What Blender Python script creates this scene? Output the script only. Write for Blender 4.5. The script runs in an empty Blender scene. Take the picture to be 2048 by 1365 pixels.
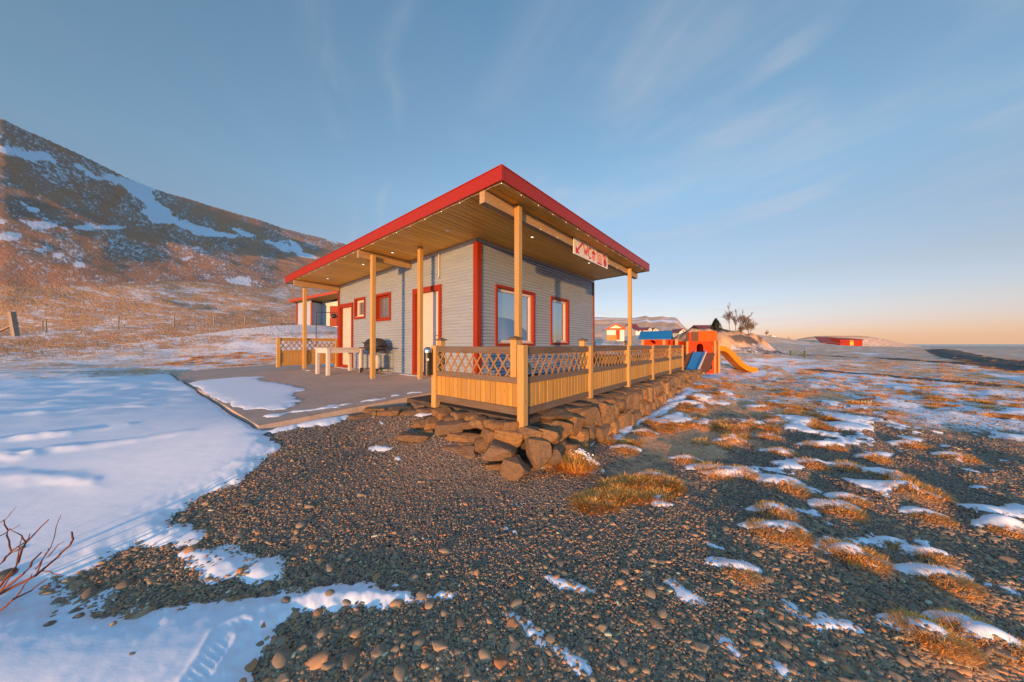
import bpy, bmesh, math, random
import numpy as np
from mathutils import Vector, Matrix

S = bpy.context.scene
rng = np.random.default_rng(7)
random.seed(7)
PI = math.pi

# ------------------------------------------------------------------ camera, sky, sun, exposure
SUN_AZ, SUN_EL = 197.0, 3.1
cam_data = bpy.data.cameras.new('camera')
cam = bpy.data.objects.new('camera', cam_data)
S.collection.objects.link(cam)
S.camera = cam
CAM_Z, PITCH, FPX = 0.8, 0.0101, 630.7
cam.location = (0, 0, CAM_Z)
cam.rotation_euler = (PI / 2 + PITCH, 0, 0)
cam_data.sensor_width = 36
cam_data.lens = FPX / 2048 * 36
cam_data.clip_start = 0.05
cam_data.clip_end = 60000

world = bpy.data.worlds.new("World")
S.world = world
world.use_nodes = True


def build_sky():
    nt = world.node_tree
    N, L = nt.nodes, nt.links
    bg = N['Background']
    sky = N.new('ShaderNodeTexSky')
    sky.sky_type = 'NISHITA'
    sky.sun_disc = False
    sky.sun_elevation = math.radians(SUN_EL)
    sky.sun_rotation = math.radians(SUN_AZ)
    sky.air_density, sky.dust_density, sky.ozone_density = 1.0, 0.1, 3.0
    tc = N.new('ShaderNodeTexCoord')
    sep = N.new('ShaderNodeSeparateXYZ')
    L.new(tc.outputs['Generated'], sep.inputs[0])

    def math_(op, a, b=None, c=None, clamp=False):
        m = N.new('ShaderNodeMath')
        m.operation = op
        m.use_clamp = clamp
        for i, v in enumerate((a, b, c)):
            if v is None:
                continue
            if isinstance(v, (int, float)):
                m.inputs[i].default_value = v
            else:
                L.new(v, m.inputs[i])
        return m.outputs[0]

    x, y, z = sep.outputs
    # horizon tint: the low air takes a rose and peach cast, stronger to the right of the view and all round away from the sun
    ramp = N.new('ShaderNodeValToRGB')
    L.new(math_('MAXIMUM', z, 0.0), ramp.inputs[0])
    e = ramp.color_ramp.elements
    e[0].position, e[0].color = 0.0, SKY_TINT[0]
    e[1].position, e[1].color = 1.0, SKY_TINT[-1]
    for p, c in SKY_STOPS:
        k = e.new(p)
        k.color = c
    # towards the sun, out of view, the sky is brightened as added fill light
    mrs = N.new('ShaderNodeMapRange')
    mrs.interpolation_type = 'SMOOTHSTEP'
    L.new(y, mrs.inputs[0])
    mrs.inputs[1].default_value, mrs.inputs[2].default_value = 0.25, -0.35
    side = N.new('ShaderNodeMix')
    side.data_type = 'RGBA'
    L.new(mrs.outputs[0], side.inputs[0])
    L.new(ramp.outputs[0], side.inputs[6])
    side.inputs[7].default_value = SKY_SUNSIDE_FILL
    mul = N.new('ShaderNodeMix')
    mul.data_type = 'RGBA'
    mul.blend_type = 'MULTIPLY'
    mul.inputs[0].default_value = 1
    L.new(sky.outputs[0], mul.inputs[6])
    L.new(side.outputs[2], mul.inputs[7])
    # peach glow low over the sea, towards the open horizon at the right
    az = math_('DIVIDE', x, math_('MAXIMUM', math_('SQRT', math_('ADD', math_('MULTIPLY', x, x), math_('MULTIPLY', y, y))), 0.001))
    mr = N.new('ShaderNodeMapRange')
    mr.interpolation_type = 'SMOOTHSTEP'
    L.new(az, mr.inputs[0])
    mr.inputs[1].default_value, mr.inputs[2].default_value = 0.45, 0.88
    low = math_('POWER', 2.718, math_('MULTIPLY', math_('MAXIMUM', z, 0.0), -19.0))
    glow = math_('MULTIPLY', math_('MULTIPLY', mr.outputs[0], low), 0.85)
    mixp = N.new('ShaderNodeMix')
    mixp.data_type = 'RGBA'
    L.new(glow, mixp.inputs[0])
    L.new(mul.outputs[2], mixp.inputs[6])
    mixp.inputs[7].default_value = PEACH
    # cirrus: streaks on a high plane
    zz = math_('MAXIMUM', z, 0.02)
    px, py = math_('DIVIDE', x, zz), math_('DIVIDE', y, zz)
    across = math_('ADD', math_('MULTIPLY', px, 0.91), math_('MULTIPLY', py, 0.42))
    along = math_('ADD', math_('MULTIPLY', px, 0.42), math_('MULTIPLY', py, -0.91))
    comb = N.new('ShaderNodeCombineXYZ')
    L.new(math_('MULTIPLY', across, 3.2), comb.inputs[0])
    L.new(math_('MULTIPLY', along, 0.9), comb.inputs[1])
    no = N.new('ShaderNodeTexNoise')
    no.inputs['Scale'].default_value = 1.0
    no.inputs['Detail'].default_value = 7
    no.inputs['Roughness'].default_value = 0.6
    no.inputs['Distortion'].default_value = 0.5
    L.new(comb.outputs[0], no.inputs[0])
    nb = N.new('ShaderNodeTexNoise')
    nb.inputs['Scale'].default_value = 1.5
    nb.inputs['Detail'].default_value = 3
    comb2 = N.new('ShaderNodeCombineXYZ')
    L.new(px, comb2.inputs[0])
    L.new(py, comb2.inputs[1])
    comb2.inputs[2].default_value = 3.3
    L.new(comb2.outputs[0], nb.inputs[0])
    bands = None
    for a0, w, amp in ((1.45, 0.50, 0.9), (2.62, 0.5, 0.8), (-0.10, 0.05, 0.5), (0.12, 0.03, 0.4), (0.5, 0.12, 0.2), (3.8, 0.5, 0.4), (-2.2, 0.3, 0.25), (1.0, 0.3, 0.25)):
        d = math_('DIVIDE', math_('SUBTRACT', math_('ADD', across, math_('MULTIPLY', math_('SUBTRACT', nb.outputs[0], 0.5), 0.28)), a0), w)
        g = math_('MULTIPLY', math_('POWER', 2.718, math_('MULTIPLY', math_('MULTIPLY', d, d), -1.0)), amp)
        bands = g if bands is None else math_('ADD', bands, g)
    body = math_('MULTIPLY', math_('SUBTRACT', no.outputs[0], 0.36, clamp=True), 2.6, clamp=True)
    patch = N.new('ShaderNodeMapRange')
    L.new(nb.outputs[0], patch.inputs[0])
    patch.inputs[1].default_value, patch.inputs[2].default_value = 0.38, 0.6
    cl = math_('MULTIPLY', math_('MULTIPLY', body, patch.outputs[0]), math_('ADD', bands, 0.06), clamp=True)
    fade = math_('MULTIPLY', math_('MULTIPLY', z, 7.0, clamp=True), 0.62)
    clf = math_('MULTIPLY', cl, fade)
    # a few thin bars of cloud low over the horizon
    comb3 = N.new('ShaderNodeCombineXYZ')
    L.new(math_('MULTIPLY', az, 4.0), comb3.inputs[0])
    L.new(math_('MULTIPLY', z, 46.0), comb3.inputs[1])
    comb3.inputs[2].default_value = 5.9
    nl = N.new('ShaderNodeTexNoise')
    nl.inputs['Scale'].default_value = 1.0
    nl.inputs['Detail'].default_value = 5
    L.new(comb3.outputs[0], nl.inputs[0])
    lowband = math_('MULTIPLY', math_('POWER', 2.718, math_('MULTIPLY', math_('POWER', math_('DIVIDE', math_('SUBTRACT', z, 0.062), 0.035), 2.0), -1.0)), 1.0)
    lb = math_('MULTIPLY', math_('MULTIPLY', math_('SUBTRACT', nl.outputs[0], 0.52, clamp=True), 5.0, clamp=True), math_('MULTIPLY', lowband, 0.7))
    mixc = N.new('ShaderNodeMix')
    mixc.data_type = 'RGBA'
    L.new(clf, mixc.inputs[0])
    L.new(mixp.outputs[2], mixc.inputs[6])
    mixc.inputs[7].default_value = CLOUD
    mixd = N.new('ShaderNodeMix')
    mixd.data_type = 'RGBA'
    L.new(lb, mixd.inputs[0])
    L.new(mixc.outputs[2], mixd.inputs[6])
    mixd.inputs[7].default_value = CLOUD_LOW
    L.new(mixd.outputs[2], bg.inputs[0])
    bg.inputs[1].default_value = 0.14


SKY_TINT = [(1.22, 1.02, 2.05, 1), (1.85, 1.9, 1.6, 1)]
SKY_STOPS = [(0.04, (1.38, 1.1, 1.85, 1)), (0.09, (1.58, 1.1, 1.28, 1)), (0.17, (1.78, 1.08, 0.98, 1)), (0.28, (1.98, 1.26, 1.06, 1)), (0.4, (2.26, 1.6, 1.27, 1)), (0.6, (2.35, 1.75, 1.36, 1))]
SKY_SUNSIDE_FILL = (2.45, 2.5, 2.45, 1)
PEACH = (2.25, 1.45, 1.0, 1)
CLOUD = (1.7, 1.75, 2.0, 1)
CLOUD_LOW = (2.3, 1.85, 1.85, 1)
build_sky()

sun_data = bpy.data.lights.new('sun', 'SUN')
sun_data.energy = 2.75
sun_data.angle = math.radians(0.5)
sun_data.color = (1.0, 0.46, 0.14)
sun = bpy.data.objects.new('sun', sun_data)
S.collection.objects.link(sun)
_a, _e = math.radians(SUN_AZ), math.radians(SUN_EL)
SUN_DIR = Vector((math.sin(_a) * math.cos(_e), math.cos(_a) * math.cos(_e), math.sin(_e)))
sun.rotation_euler = SUN_DIR.to_track_quat('Z', 'Y').to_euler()
sun.location = SUN_DIR * 50
S.view_settings.view_transform = 'Standard'
S.view_settings.look = 'None'
S.view_settings.gamma = 1
S.view_settings.use_curve_mapping = False
S.view_settings.exposure = 1.3
S.cycles.max_bounces = 8
S.cycles.use_denoising = True

# ------------------------------------------------------------------ helpers
TH = 0.8898                                   # bearing of the building
C0 = np.array([-0.7639, 6.9449])              # its near corner
RV = np.array([math.cos(TH), math.sin(TH)])
LV = np.array([-math.sin(TH), math.cos(TH)])


def W(lx, ly):
    p = C0 + RV * lx + LV * ly
    return float(p[0]), float(p[1])


def to_local(x, y):
    dx, dy = x - C0[0], y - C0[1]
    return dx * RV[0] + dy * RV[1], dx * LV[0] + dy * LV[1]


def tag(o, label=None, cat=None, group=None, kind=None):
    if label:
        o['label'] = label
    if cat:
        o['category'] = cat
    if group:
        o['group'] = group
    if kind:
        o['kind'] = kind
    return o


def empty(name, loc, rz=0.0):
    o = bpy.data.objects.new(name, None)
    o.empty_display_size = 0.2
    S.collection.objects.link(o)
    o.location = loc
    o.rotation_euler = (0, 0, rz)
    return o


def put(name, me, parent=None, loc=(0, 0, 0), rot=(0, 0, 0), scl=(1, 1, 1), mat=None):
    o = bpy.data.objects.new(name, me)
    S.collection.objects.link(o)
    o.parent = parent
    o.location, o.rotation_euler, o.scale = loc, rot, scl
    if mat is not None and not me.materials:
        me.materials.append(mat)
    return o


class MB:
    def __init__(self):
        self.v, self.f = [], []

    def add(self, vs, fs):
        n = len(self.v)
        self.v += [tuple(map(float, p)) for p in vs]
        self.f += [tuple(i + n for i in f) for f in fs]
        return self

    def box(self, x0, x1, y0, y1, z0, z1, ch=0.0):
        if ch <= 0:
            vs = [(x, y, z) for z in (z0, z1) for y in (y0, y1) for x in (x0, x1)]
            return self.add(vs, [(0, 2, 3, 1), (4, 5, 7, 6), (0, 1, 5, 4), (2, 6, 7, 3), (0, 4, 6, 2), (1, 3, 7, 5)])
        bm = bmesh.new()
        bmesh.ops.create_cube(bm, size=1)
        for v in bm.verts:
            v.co = Vector(((x0 + x1) / 2 + v.co.x * (x1 - x0), (y0 + y1) / 2 + v.co.y * (y1 - y0), (z0 + z1) / 2 + v.co.z * (z1 - z0)))
        bmesh.ops.bevel(bm, geom=bm.edges[:], offset=ch, segments=1, affect='EDGES')
        bm.verts.index_update()
        self.add([v.co[:] for v in bm.verts], [[v.index for v in f.verts] for f in bm.faces])
        bm.free()
        return self

    def hexa(self, p):
        """eight corners: bottom ring of four, then top ring of four"""
        return self.add(p, [(3, 2, 1, 0), (4, 5, 6, 7), (0, 1, 5, 4), (1, 2, 6, 5), (2, 3, 7, 6), (3, 0, 4, 7)])

    def bar(self, a, b, w, h=None, up=(0, 0, 1)):
        a, b = Vector(a), Vector(b)
        h = w if h is None else h
        d = (b - a).normalized()
        s = d.cross(Vector(up))
        if s.length < 1e-4:
            s = Vector((1, 0, 0))
        s.normalize()
        u = s.cross(d)
        ps = [p + s * sx * w / 2 + u * sy * h / 2 for p in (a, b) for sx, sy in ((-1, -1), (1, -1), (1, 1), (-1, 1))]
        return self.hexa([tuple(p) for p in ps])

    def tube(self, pts, r, n=8, cap=True):
        pts = [Vector(p) for p in pts]
        rr = r if isinstance(r, (list, tuple)) else [r] * len(pts)
        rings = []
        ref = Vector((0.31, 0.17, 0.93))
        for i, p in enumerate(pts):
            d = (pts[min(i + 1, len(pts) - 1)] - pts[max(i - 1, 0)]).normalized()
            s = d.cross(ref).normalized()
            u = s.cross(d)
            rings.append([p + (s * math.cos(2 * PI * k / n) + u * math.sin(2 * PI * k / n)) * rr[i] for k in range(n)])
        vs = [tuple(q) for ring in rings for q in ring]
        fs = [(i * n + k, i * n + (k + 1) % n, (i + 1) * n + (k + 1) % n, (i + 1) * n + k) for i in range(len(pts) - 1) for k in range(n)]
        if cap:
            fs += [tuple(range(n))[::-1], tuple((len(pts) - 1) * n + k for k in range(n))]
        return self.add(vs, fs)

    def lathe(self, prof, n=20, c=(0, 0, 0)):
        vs, fs = [], []
        for r, z in prof:
            vs += [(c[0] + r * math.cos(2 * PI * k / n), c[1] + r * math.sin(2 * PI * k / n), c[2] + z) for k in range(n)]
        for i in range(len(prof) - 1):
            fs += [(i * n + k, i * n + (k + 1) % n, (i + 1) * n + (k + 1) % n, (i + 1) * n + k) for k in range(n)]
        fs += [tuple(range(n))[::-1], tuple((len(prof) - 1) * n + k for k in range(n))]
        return self.add(vs, fs)

    def prism(self, poly, fn, d0, d1):
        """poly: 2-D outline, fn(a, b, d) -> xyz"""
        n = len(poly)
        vs = [fn(a, b, d0) for a, b in poly] + [fn(a, b, d1) for a, b in poly]
        fs = [tuple(range(n))[::-1], tuple(range(n, 2 * n))] + [(i, (i + 1) % n, n + (i + 1) % n, n + i) for i in range(n)]
        return self.add(vs, fs)

    def mesh(self, name, mat=None, smooth=False, fix=True):
        me = bpy.data.meshes.new(name)
        me.from_pydata(self.v, [], self.f)
        if fix:
            bm = bmesh.new()
            bm.from_mesh(me)
            bmesh.ops.recalc_face_normals(bm, faces=bm.faces)
            bm.to_mesh(me)
            bm.free()
        if mat:
            me.materials.append(mat)
        if smooth:
            me.polygons.foreach_set('use_smooth', [True] * len(me.polygons))
            me.set_sharp_from_angle(angle=math.radians(40))
        me.update()
        return me

    def build(self, name, mat=None, parent=None, loc=(0, 0, 0), rot=(0, 0, 0), smooth=False, fix=True):
        return put(name, self.mesh(name, mat, smooth, fix), parent, loc, rot)


def np_mesh(name, verts, quads, mat=None, smooth=True, attrs=None):
    me = bpy.data.meshes.new(name)
    nv, nf, k = len(verts), len(quads), quads.shape[1]
    me.vertices.add(nv)
    me.vertices.foreach_set('co', np.ascontiguousarray(verts, dtype=np.float32).ravel())
    me.loops.add(nf * k)
    me.loops.foreach_set('vertex_index', np.ascontiguousarray(quads, dtype=np.int32).ravel())
    me.polygons.add(nf)
    me.polygons.foreach_set('loop_start', np.arange(0, nf * k, k, dtype=np.int32))
    me.polygons.foreach_set('loop_total', np.full(nf, k, dtype=np.int32))
    if smooth:
        me.polygons.foreach_set('use_smooth', np.ones(nf, dtype=bool))
    for n, a in (attrs or {}).items():
        at = me.attributes.new(n, 'FLOAT', 'POINT')
        at.data.foreach_set('value', np.ascontiguousarray(a, dtype=np.float32))
    if mat:
        me.materials.append(mat)
    me.update(calc_edges=True)
    me.validate()
    return me


def _hash(ix, iy, seed):
    h = (ix.astype(np.int64) * 374761393 + iy.astype(np.int64) * 668265263 + seed * 1442695041) & 0xFFFFFFFF
    h = ((h ^ (h >> 13)) * 1274126177) & 0xFFFFFFFF
    return ((h ^ (h >> 16)) & 0xFFFF) / 65535.0


def vnoise(x, y, seed=0):
    ix, iy = np.floor(x), np.floor(y)
    fx, fy = x - ix, y - iy
    fx, fy = fx * fx * (3 - 2 * fx), fy * fy * (3 - 2 * fy)
    a, b = _hash(ix, iy, seed), _hash(ix + 1, iy, seed)
    c, d = _hash(ix, iy + 1, seed), _hash(ix + 1, iy + 1, seed)
    return (a + (b - a) * fx) * (1 - fy) + (c + (d - c) * fx) * fy


def fbm(x, y, octv=4, seed=0, gain=0.5):
    s, a, t = 0, 1.0, 0
    for i in range(octv):
        s = s + a * vnoise(x * 2 ** i + 17.3 * i, y * 2 ** i - 9.1 * i, seed + i)
        t += a
        a *= gain
    return s / t - 0.5


def sstep(a, b, x):
    t = np.clip((x - a) / (b - a), 0, 1)
    return t * t * (3 - 2 * t)


# ------------------------------------------------------------------ materials
def new_mat(name):
    m = bpy.data.materials.new(name)
    m.use_nodes = True
    nt = m.node_tree
    b = nt.nodes['Principled BSDF']
    return m, nt, b


def rgba(c):
    return (c[0], c[1], c[2], 1)


class G:
    """small node-graph helper"""
    def __init__(s, nt):
        s.nt, s.N, s.L = nt, nt.nodes, nt.links

    def _in(s, sock, v):
        if v is None:
            return
        if isinstance(v, (int, float)):
            sock.default_value = v
        elif isinstance(v, (tuple, list)):
            sock.default_value = v
        else:
            s.L.new(v, sock)

    def math(s, op, a, b=None, clamp=False):
        m = s.N.new('ShaderNodeMath')
        m.operation, m.use_clamp = op, clamp
        s._in(m.inputs[0], a)
        s._in(m.inputs[1], b)
        return m.outputs[0]

    def mix(s, f, a, b, blend='MIX'):
        m = s.N.new('ShaderNodeMix')
        m.data_type, m.blend_type = 'RGBA', blend
        s._in(m.inputs[0], f)
        s._in(m.inputs[6], rgba(a) if isinstance(a, tuple) else a)
        s._in(m.inputs[7], rgba(b) if isinstance(b, tuple) else b)
        return m.outputs[2]

    def noise(s, vec, scale, detail=4, rough=0.55, dist=0.0):
        n = s.N.new('ShaderNodeTexNoise')
        s._in(n.inputs['Vector'], vec)
        n.inputs['Scale'].default_value = scale
        n.inputs['Detail'].default_value = detail
        n.inputs['Roughness'].default_value = rough
        n.inputs['Distortion'].default_value = dist
        return n.outputs['Fac']

    def voro(s, vec, scale, out='Distance', feature='F1', rnd=1.0):
        n = s.N.new('ShaderNodeTexVoronoi')
        n.feature = feature
        s._in(n.inputs['Vector'], vec)
        n.inputs['Scale'].default_value = scale
        n.inputs['Randomness'].default_value = rnd
        return n.outputs[out]

    def ramp(s, f, stops, interp='LINEAR'):
        n = s.N.new('ShaderNodeValToRGB')
        n.color_ramp.interpolation = interp
        s._in(n.inputs[0], f)
        e = n.color_ramp.elements
        e[0].position, e[0].color = stops[0][0], rgba(stops[0][1])
        e[1].position, e[1].color = stops[-1][0], rgba(stops[-1][1])
        for p, c in stops[1:-1]:
            k = e.new(p)
            k.color = rgba(c)
        return n.outputs[0]

    def map(s, f, a, b, c=0.0, d=1.0, smooth=True):
        n = s.N.new('ShaderNodeMapRange')
        n.interpolation_type = 'SMOOTHSTEP' if smooth else 'LINEAR'
        s._in(n.inputs[0], f)
        for i, v in enumerate((a, b, c, d)):
            n.inputs[i + 1].default_value = v
        return n.outputs[0]

    def coord(s, out='Object'):
        return s.N.new('ShaderNodeTexCoord').outputs[out]

    def mapping(s, vec, scale=(1, 1, 1), loc=None, rot=None):
        n = s.N.new('ShaderNodeMapping')
        s._in(n.inputs[0], vec)
        n.inputs['Scale'].default_value = scale
        if loc is not None:
            s._in(n.inputs['Location'], loc)
        if rot is not None:
            n.inputs['Rotation'].default_value = rot
        return n.outputs[0]

    def attr(s, name, typ='GEOMETRY', out='Fac'):
        n = s.N.new('ShaderNodeAttribute')
        n.attribute_name, n.attribute_type = name, typ
        return n.outputs[out]

    def rand(s):
        return s.N.new('ShaderNodeObjectInfo').outputs['Random']

    def bump(s, h, strength=0.3, dist=0.01, normal=None):
        n = s.N.new('ShaderNodeBump')
        s._in(n.inputs['Height'], h)
        n.inputs['Strength'].default_value = strength
        n.inputs['Distance'].default_value = dist
        if normal is not None:
            s.L.new(normal, n.inputs['Normal'])
        return n.outputs[0]


def wood(name, axis, light, dark, grey=(0.28, 0.25, 0.22), weather=0.3, rough=0.7):
    """boards with grain running along axis 0, 1 or 2 of the piece, each piece shifted and toned on its own"""
    m, nt, b = new_mat(name)
    g = G(nt)
    r = g.rand()
    off = g.N.new('ShaderNodeCombineXYZ')
    for i, k in enumerate((37.0, 53.0, 71.0)):
        g.L.new(g.math('MULTIPLY', r, k), off.inputs[i])
    vm = g.N.new('ShaderNodeVectorMath')
    g.L.new(g.coord(), vm.inputs[0])
    g.L.new(off.outputs[0], vm.inputs[1])
    sc = [34.0, 34.0, 34.0]
    sc[axis] = 1.6
    v = g.mapping(vm.outputs[0], tuple(sc))
    gr = g.noise(v, 1.0, 5, 0.6, 0.6)
    sc2 = [9.0, 9.0, 9.0]
    sc2[axis] = 2.2
    blot = g.noise(g.mapping(vm.outputs[0], tuple(sc2)), 1.0, 3)
    col = g.mix(g.map(gr, 0.3, 0.72), light, dark)
    tone = g.map(r, 0, 1, 0.86, 1.12, False)
    tn = g.N.new('ShaderNodeCombineColor')
    for i in range(3):
        g.L.new(tone, tn.inputs[i])
    col = g.mix(1.0, col, tn.outputs[0], 'MULTIPLY')
    col = g.mix(g.math('MULTIPLY', g.map(blot, 0.42, 0.72), weather), col, grey)
    kn = [13.0, 13.0, 13.0]
    kn[axis] = 4.2
    knot = g.map(g.voro(g.mapping(vm.outputs[0], tuple(kn)), 1.0), 0.05, 0.13, 1.0, 0.0)
    col = g.mix(g.math('MULTIPLY', knot, 0.6), col, tuple(c * 0.45 for c in dark))
    g.L.new(col, b.inputs['Base Color'])
    b.inputs['Roughness'].default_value = rough
    b.inputs['Specular IOR Level'].default_value = 0.3
    g.L.new(g.bump(gr, 0.35, 0.004), b.inputs['Normal'])
    return m


def paint(name, col, rough=0.4, wear=0.12, spec=0.5, metal=0.0):
    m, nt, b = new_mat(name)
    g = G(nt)
    n = g.noise(g.coord(), 3.5, 5, 0.6)
    n2 = g.noise(g.coord(), 40, 3)
    f = g.math('MULTIPLY', g.map(n, 0.4, 0.75), wear * 3)
    c = g.mix(f, col, tuple(x * 0.72 + 0.02 for x in col))
    g.L.new(c, b.inputs['Base Color'])
    g.L.new(g.map(n2, 0.3, 0.7, rough * 0.85, min(1, rough * 1.2), False), b.inputs['Roughness'])
    b.inputs['Specular IOR Level'].default_value = spec
    b.inputs['Metallic'].default_value = metal
    g.L.new(g.bump(n2, 0.06, 0.002), b.inputs['Normal'])
    return m


M = {}
PINE_L, PINE_D = (0.46, 0.26, 0.062), (0.35, 0.175, 0.034)
for i, ax in enumerate('xyz'):
    M['pine_' + ax] = wood('pine_' + ax, i, PINE_L, PINE_D, weather=0.25)
    M['grey_' + ax] = wood('weathered_pine_' + ax, i, (0.17, 0.115, 0.075), (0.12, 0.08, 0.055), grey=(0.14, 0.125, 0.115), weather=0.75)
M['post'] = wood('post_pine', 2, (0.48, 0.30, 0.11), (0.40, 0.225, 0.07), weather=0.15)
M['beam_x'] = wood('beam_pine_x', 0, (0.46, 0.30, 0.15), (0.37, 0.22, 0.095), grey=(0.27, 0.22, 0.17), weather=0.5)
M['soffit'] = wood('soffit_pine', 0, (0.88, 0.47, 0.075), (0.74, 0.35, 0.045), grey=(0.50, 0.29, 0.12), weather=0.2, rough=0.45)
M['lattice'] = wood('lattice_pine', 0, (0.33, 0.19, 0.08), (0.25, 0.125, 0.045), weather=0.4)
M['red'] = paint('red_trim_paint', (0.25, 0.024, 0.004), 0.5, 0.12, 0.25)
M['fascia'] = paint('red_fascia_sheet', (0.29, 0.018, 0.002), 0.4, 0.06, 0.28)
M['white'] = paint('white_paint', (0.58, 0.48, 0.44), 0.45)
M['white_wood'] = paint('white_table_paint', (0.60, 0.52, 0.48), 0.5)
M['black'] = paint('black_enamel', (0.018, 0.018, 0.02), 0.4)
M['charcoal'] = paint('charcoal_enamel', (0.03, 0.03, 0.034), 0.55)
M['steel'] = paint('brushed_steel', (0.5, 0.5, 0.5), 0.3, 0.1, 0.5, 1.0)
M['zinc'] = paint('zinc_flashing', (0.5, 0.52, 0.55), 0.4, 0.2, 0.5, 0.5)
M['bottle'] = paint('gas_bottle_paint', (0.62, 0.60, 0.55), 0.4, 0.2)
M['yellow_label'] = paint('yellow_label_print', (0.75, 0.42, 0.05), 0.5)
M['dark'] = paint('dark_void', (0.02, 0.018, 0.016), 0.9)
M['sign_board'] = paint('cream_sign_board', (0.70, 0.64, 0.55), 0.5, 0.15)
M['sign_red'] = paint('red_sign_print', (0.52, 0.03, 0.03), 0.5, 0.05)
M['orange'] = paint('orange_play_paint', (0.60, 0.045, 0.002), 0.6, 0.1, 0.2)
M['orange_light'] = paint('light_orange_play_paint', (0.58, 0.09, 0.004), 0.6, 0.1, 0.2)
M['blue'] = paint('blue_play_plastic', (0.01, 0.16, 0.42), 0.35, 0.1)
M['brown_panel'] = paint('brown_play_board', (0.12, 0.045, 0.02), 0.7, 0.3)
M['yellow_slide'] = paint('yellow_slide_plastic', (0.64, 0.20, 0.003), 0.5, 0.08, 0.25)
M['house_white'] = paint('white_house_wall', (0.68, 0.66, 0.62), 0.7, 0.2)
M['house_red_roof'] = paint('dark_red_roof_sheet', (0.20, 0.035, 0.03), 0.55, 0.3)
M['house_brown'] = paint('brown_house_wall', (0.16, 0.08, 0.04), 0.8, 0.3)
M['barn_red'] = paint('faded_red_barn_board', (0.36, 0.028, 0.008), 0.8, 0.25, 0.2)
M['green_gate'] = paint('green_gate_paint', (0.10, 0.13, 0.06), 0.7, 0.3)
M['old_post'] = wood('old_grey_post', 2, (0.30, 0.24, 0.19), (0.20, 0.15, 0.11), weather=0.6)


def mat_corrugated():
    m, nt, b = new_mat('corrugated_zinc')
    g = G(nt)
    c = g.coord()
    n = g.noise(g.mapping(c, (0.7, 0.7, 5)), 1.3, 5, 0.6)
    n2 = g.noise(c, 26, 4)
    col = g.mix(g.map(n, 0.3, 0.7), (0.32, 0.39, 0.48), (0.36, 0.43, 0.52))
    col = g.mix(g.math('MULTIPLY', g.map(n2, 0.5, 0.8), 0.15), col, (0.33, 0.36, 0.40))
    g.L.new(col, b.inputs['Base Color'])
    b.inputs['Metallic'].default_value = 0.3
    g.L.new(g.map(n2, 0.3, 0.7, 0.36, 0.52, False), b.inputs['Roughness'])
    return m


M['corrugated'] = mat_corrugated()


def mat_glass():
    m, nt, b = new_mat('coated_window_glass')
    g = G(nt)
    b.inputs['Base Color'].default_value = (0.42, 0.54, 0.63, 1)
    b.inputs['Metallic'].default_value = 0.85
    b.inputs['Roughness'].default_value = 0.015
    n = g.noise(g.coord(), 1.7, 2)
    g.L.new(g.bump(n, 0.012, 0.02), b.inputs['Normal'])
    return m


M['glass'] = mat_glass()


def mat_lamp():
    m, nt, b = new_mat('warm_lamp_glow')
    b.inputs['Base Color'].default_value = (0.9, 0.85, 0.7, 1)
    b.inputs['Emission Color'].default_value = (1.0, 0.80, 0.5, 1)
    b.inputs['Emission Strength'].default_value = 1.0
    return m


M['lamp'] = mat_lamp()


def mat_rock():
    m, nt, b = new_mat('brown_basalt')
    g = G(nt)
    r = g.rand()
    off = g.N.new('ShaderNodeCombineXYZ')
    for i, k in enumerate((31.0, 47.0, 59.0)):
        g.L.new(g.math('MULTIPLY', r, k), off.inputs[i])
    vm = g.N.new('ShaderNodeVectorMath')
    g.L.new(g.coord(), vm.inputs[0])
    g.L.new(off.outputs[0], vm.inputs[1])
    v = vm.outputs[0]
    n = g.noise(v, 3.2, 8, 0.65, 0.3)
    n2 = g.noise(v, 17, 6, 0.7)
    strat = g.noise(g.mapping(v, (2, 2, 14)), 1.0, 4)
    base = g.ramp(r, [(0.0, (0.36, 0.18, 0.055)), (0.3, (0.22, 0.15, 0.10)), (0.55, (0.42, 0.22, 0.07)), (0.8, (0.20, 0.13, 0.08)), (1.0, (0.46, 0.26, 0.10))])
    lich = g.map(g.noise(v, 7.0, 6, 0.75), 0.56, 0.66)
    base = g.mix(g.math('MULTIPLY', lich, 0.5), base, (0.36, 0.22, 0.07))
    col = g.mix(g.map(n, 0.35, 0.7), base, (0.17, 0.115, 0.08))
    col = g.mix(g.math('MULTIPLY', g.map(n2, 0.5, 0.75), 0.5), col, (0.42, 0.29, 0.18))
    col = g.mix(g.math('MULTIPLY', g.map(strat, 0.55, 0.7), 0.35), col, (0.11, 0.078, 0.06))
    g.L.new(col, b.inputs['Base Color'])
    b.inputs['Roughness'].default_value = 0.85
    b.inputs['Specular IOR Level'].default_value = 0.25
    h = g.math('ADD', g.math('MULTIPLY', n2, 0.5), g.math('ADD', n, g.math('MULTIPLY', strat, 0.5)))
    g.L.new(g.bump(h, 0.9, 0.03), b.inputs['Normal'])
    return m


M['rock'] = mat_rock()


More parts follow.
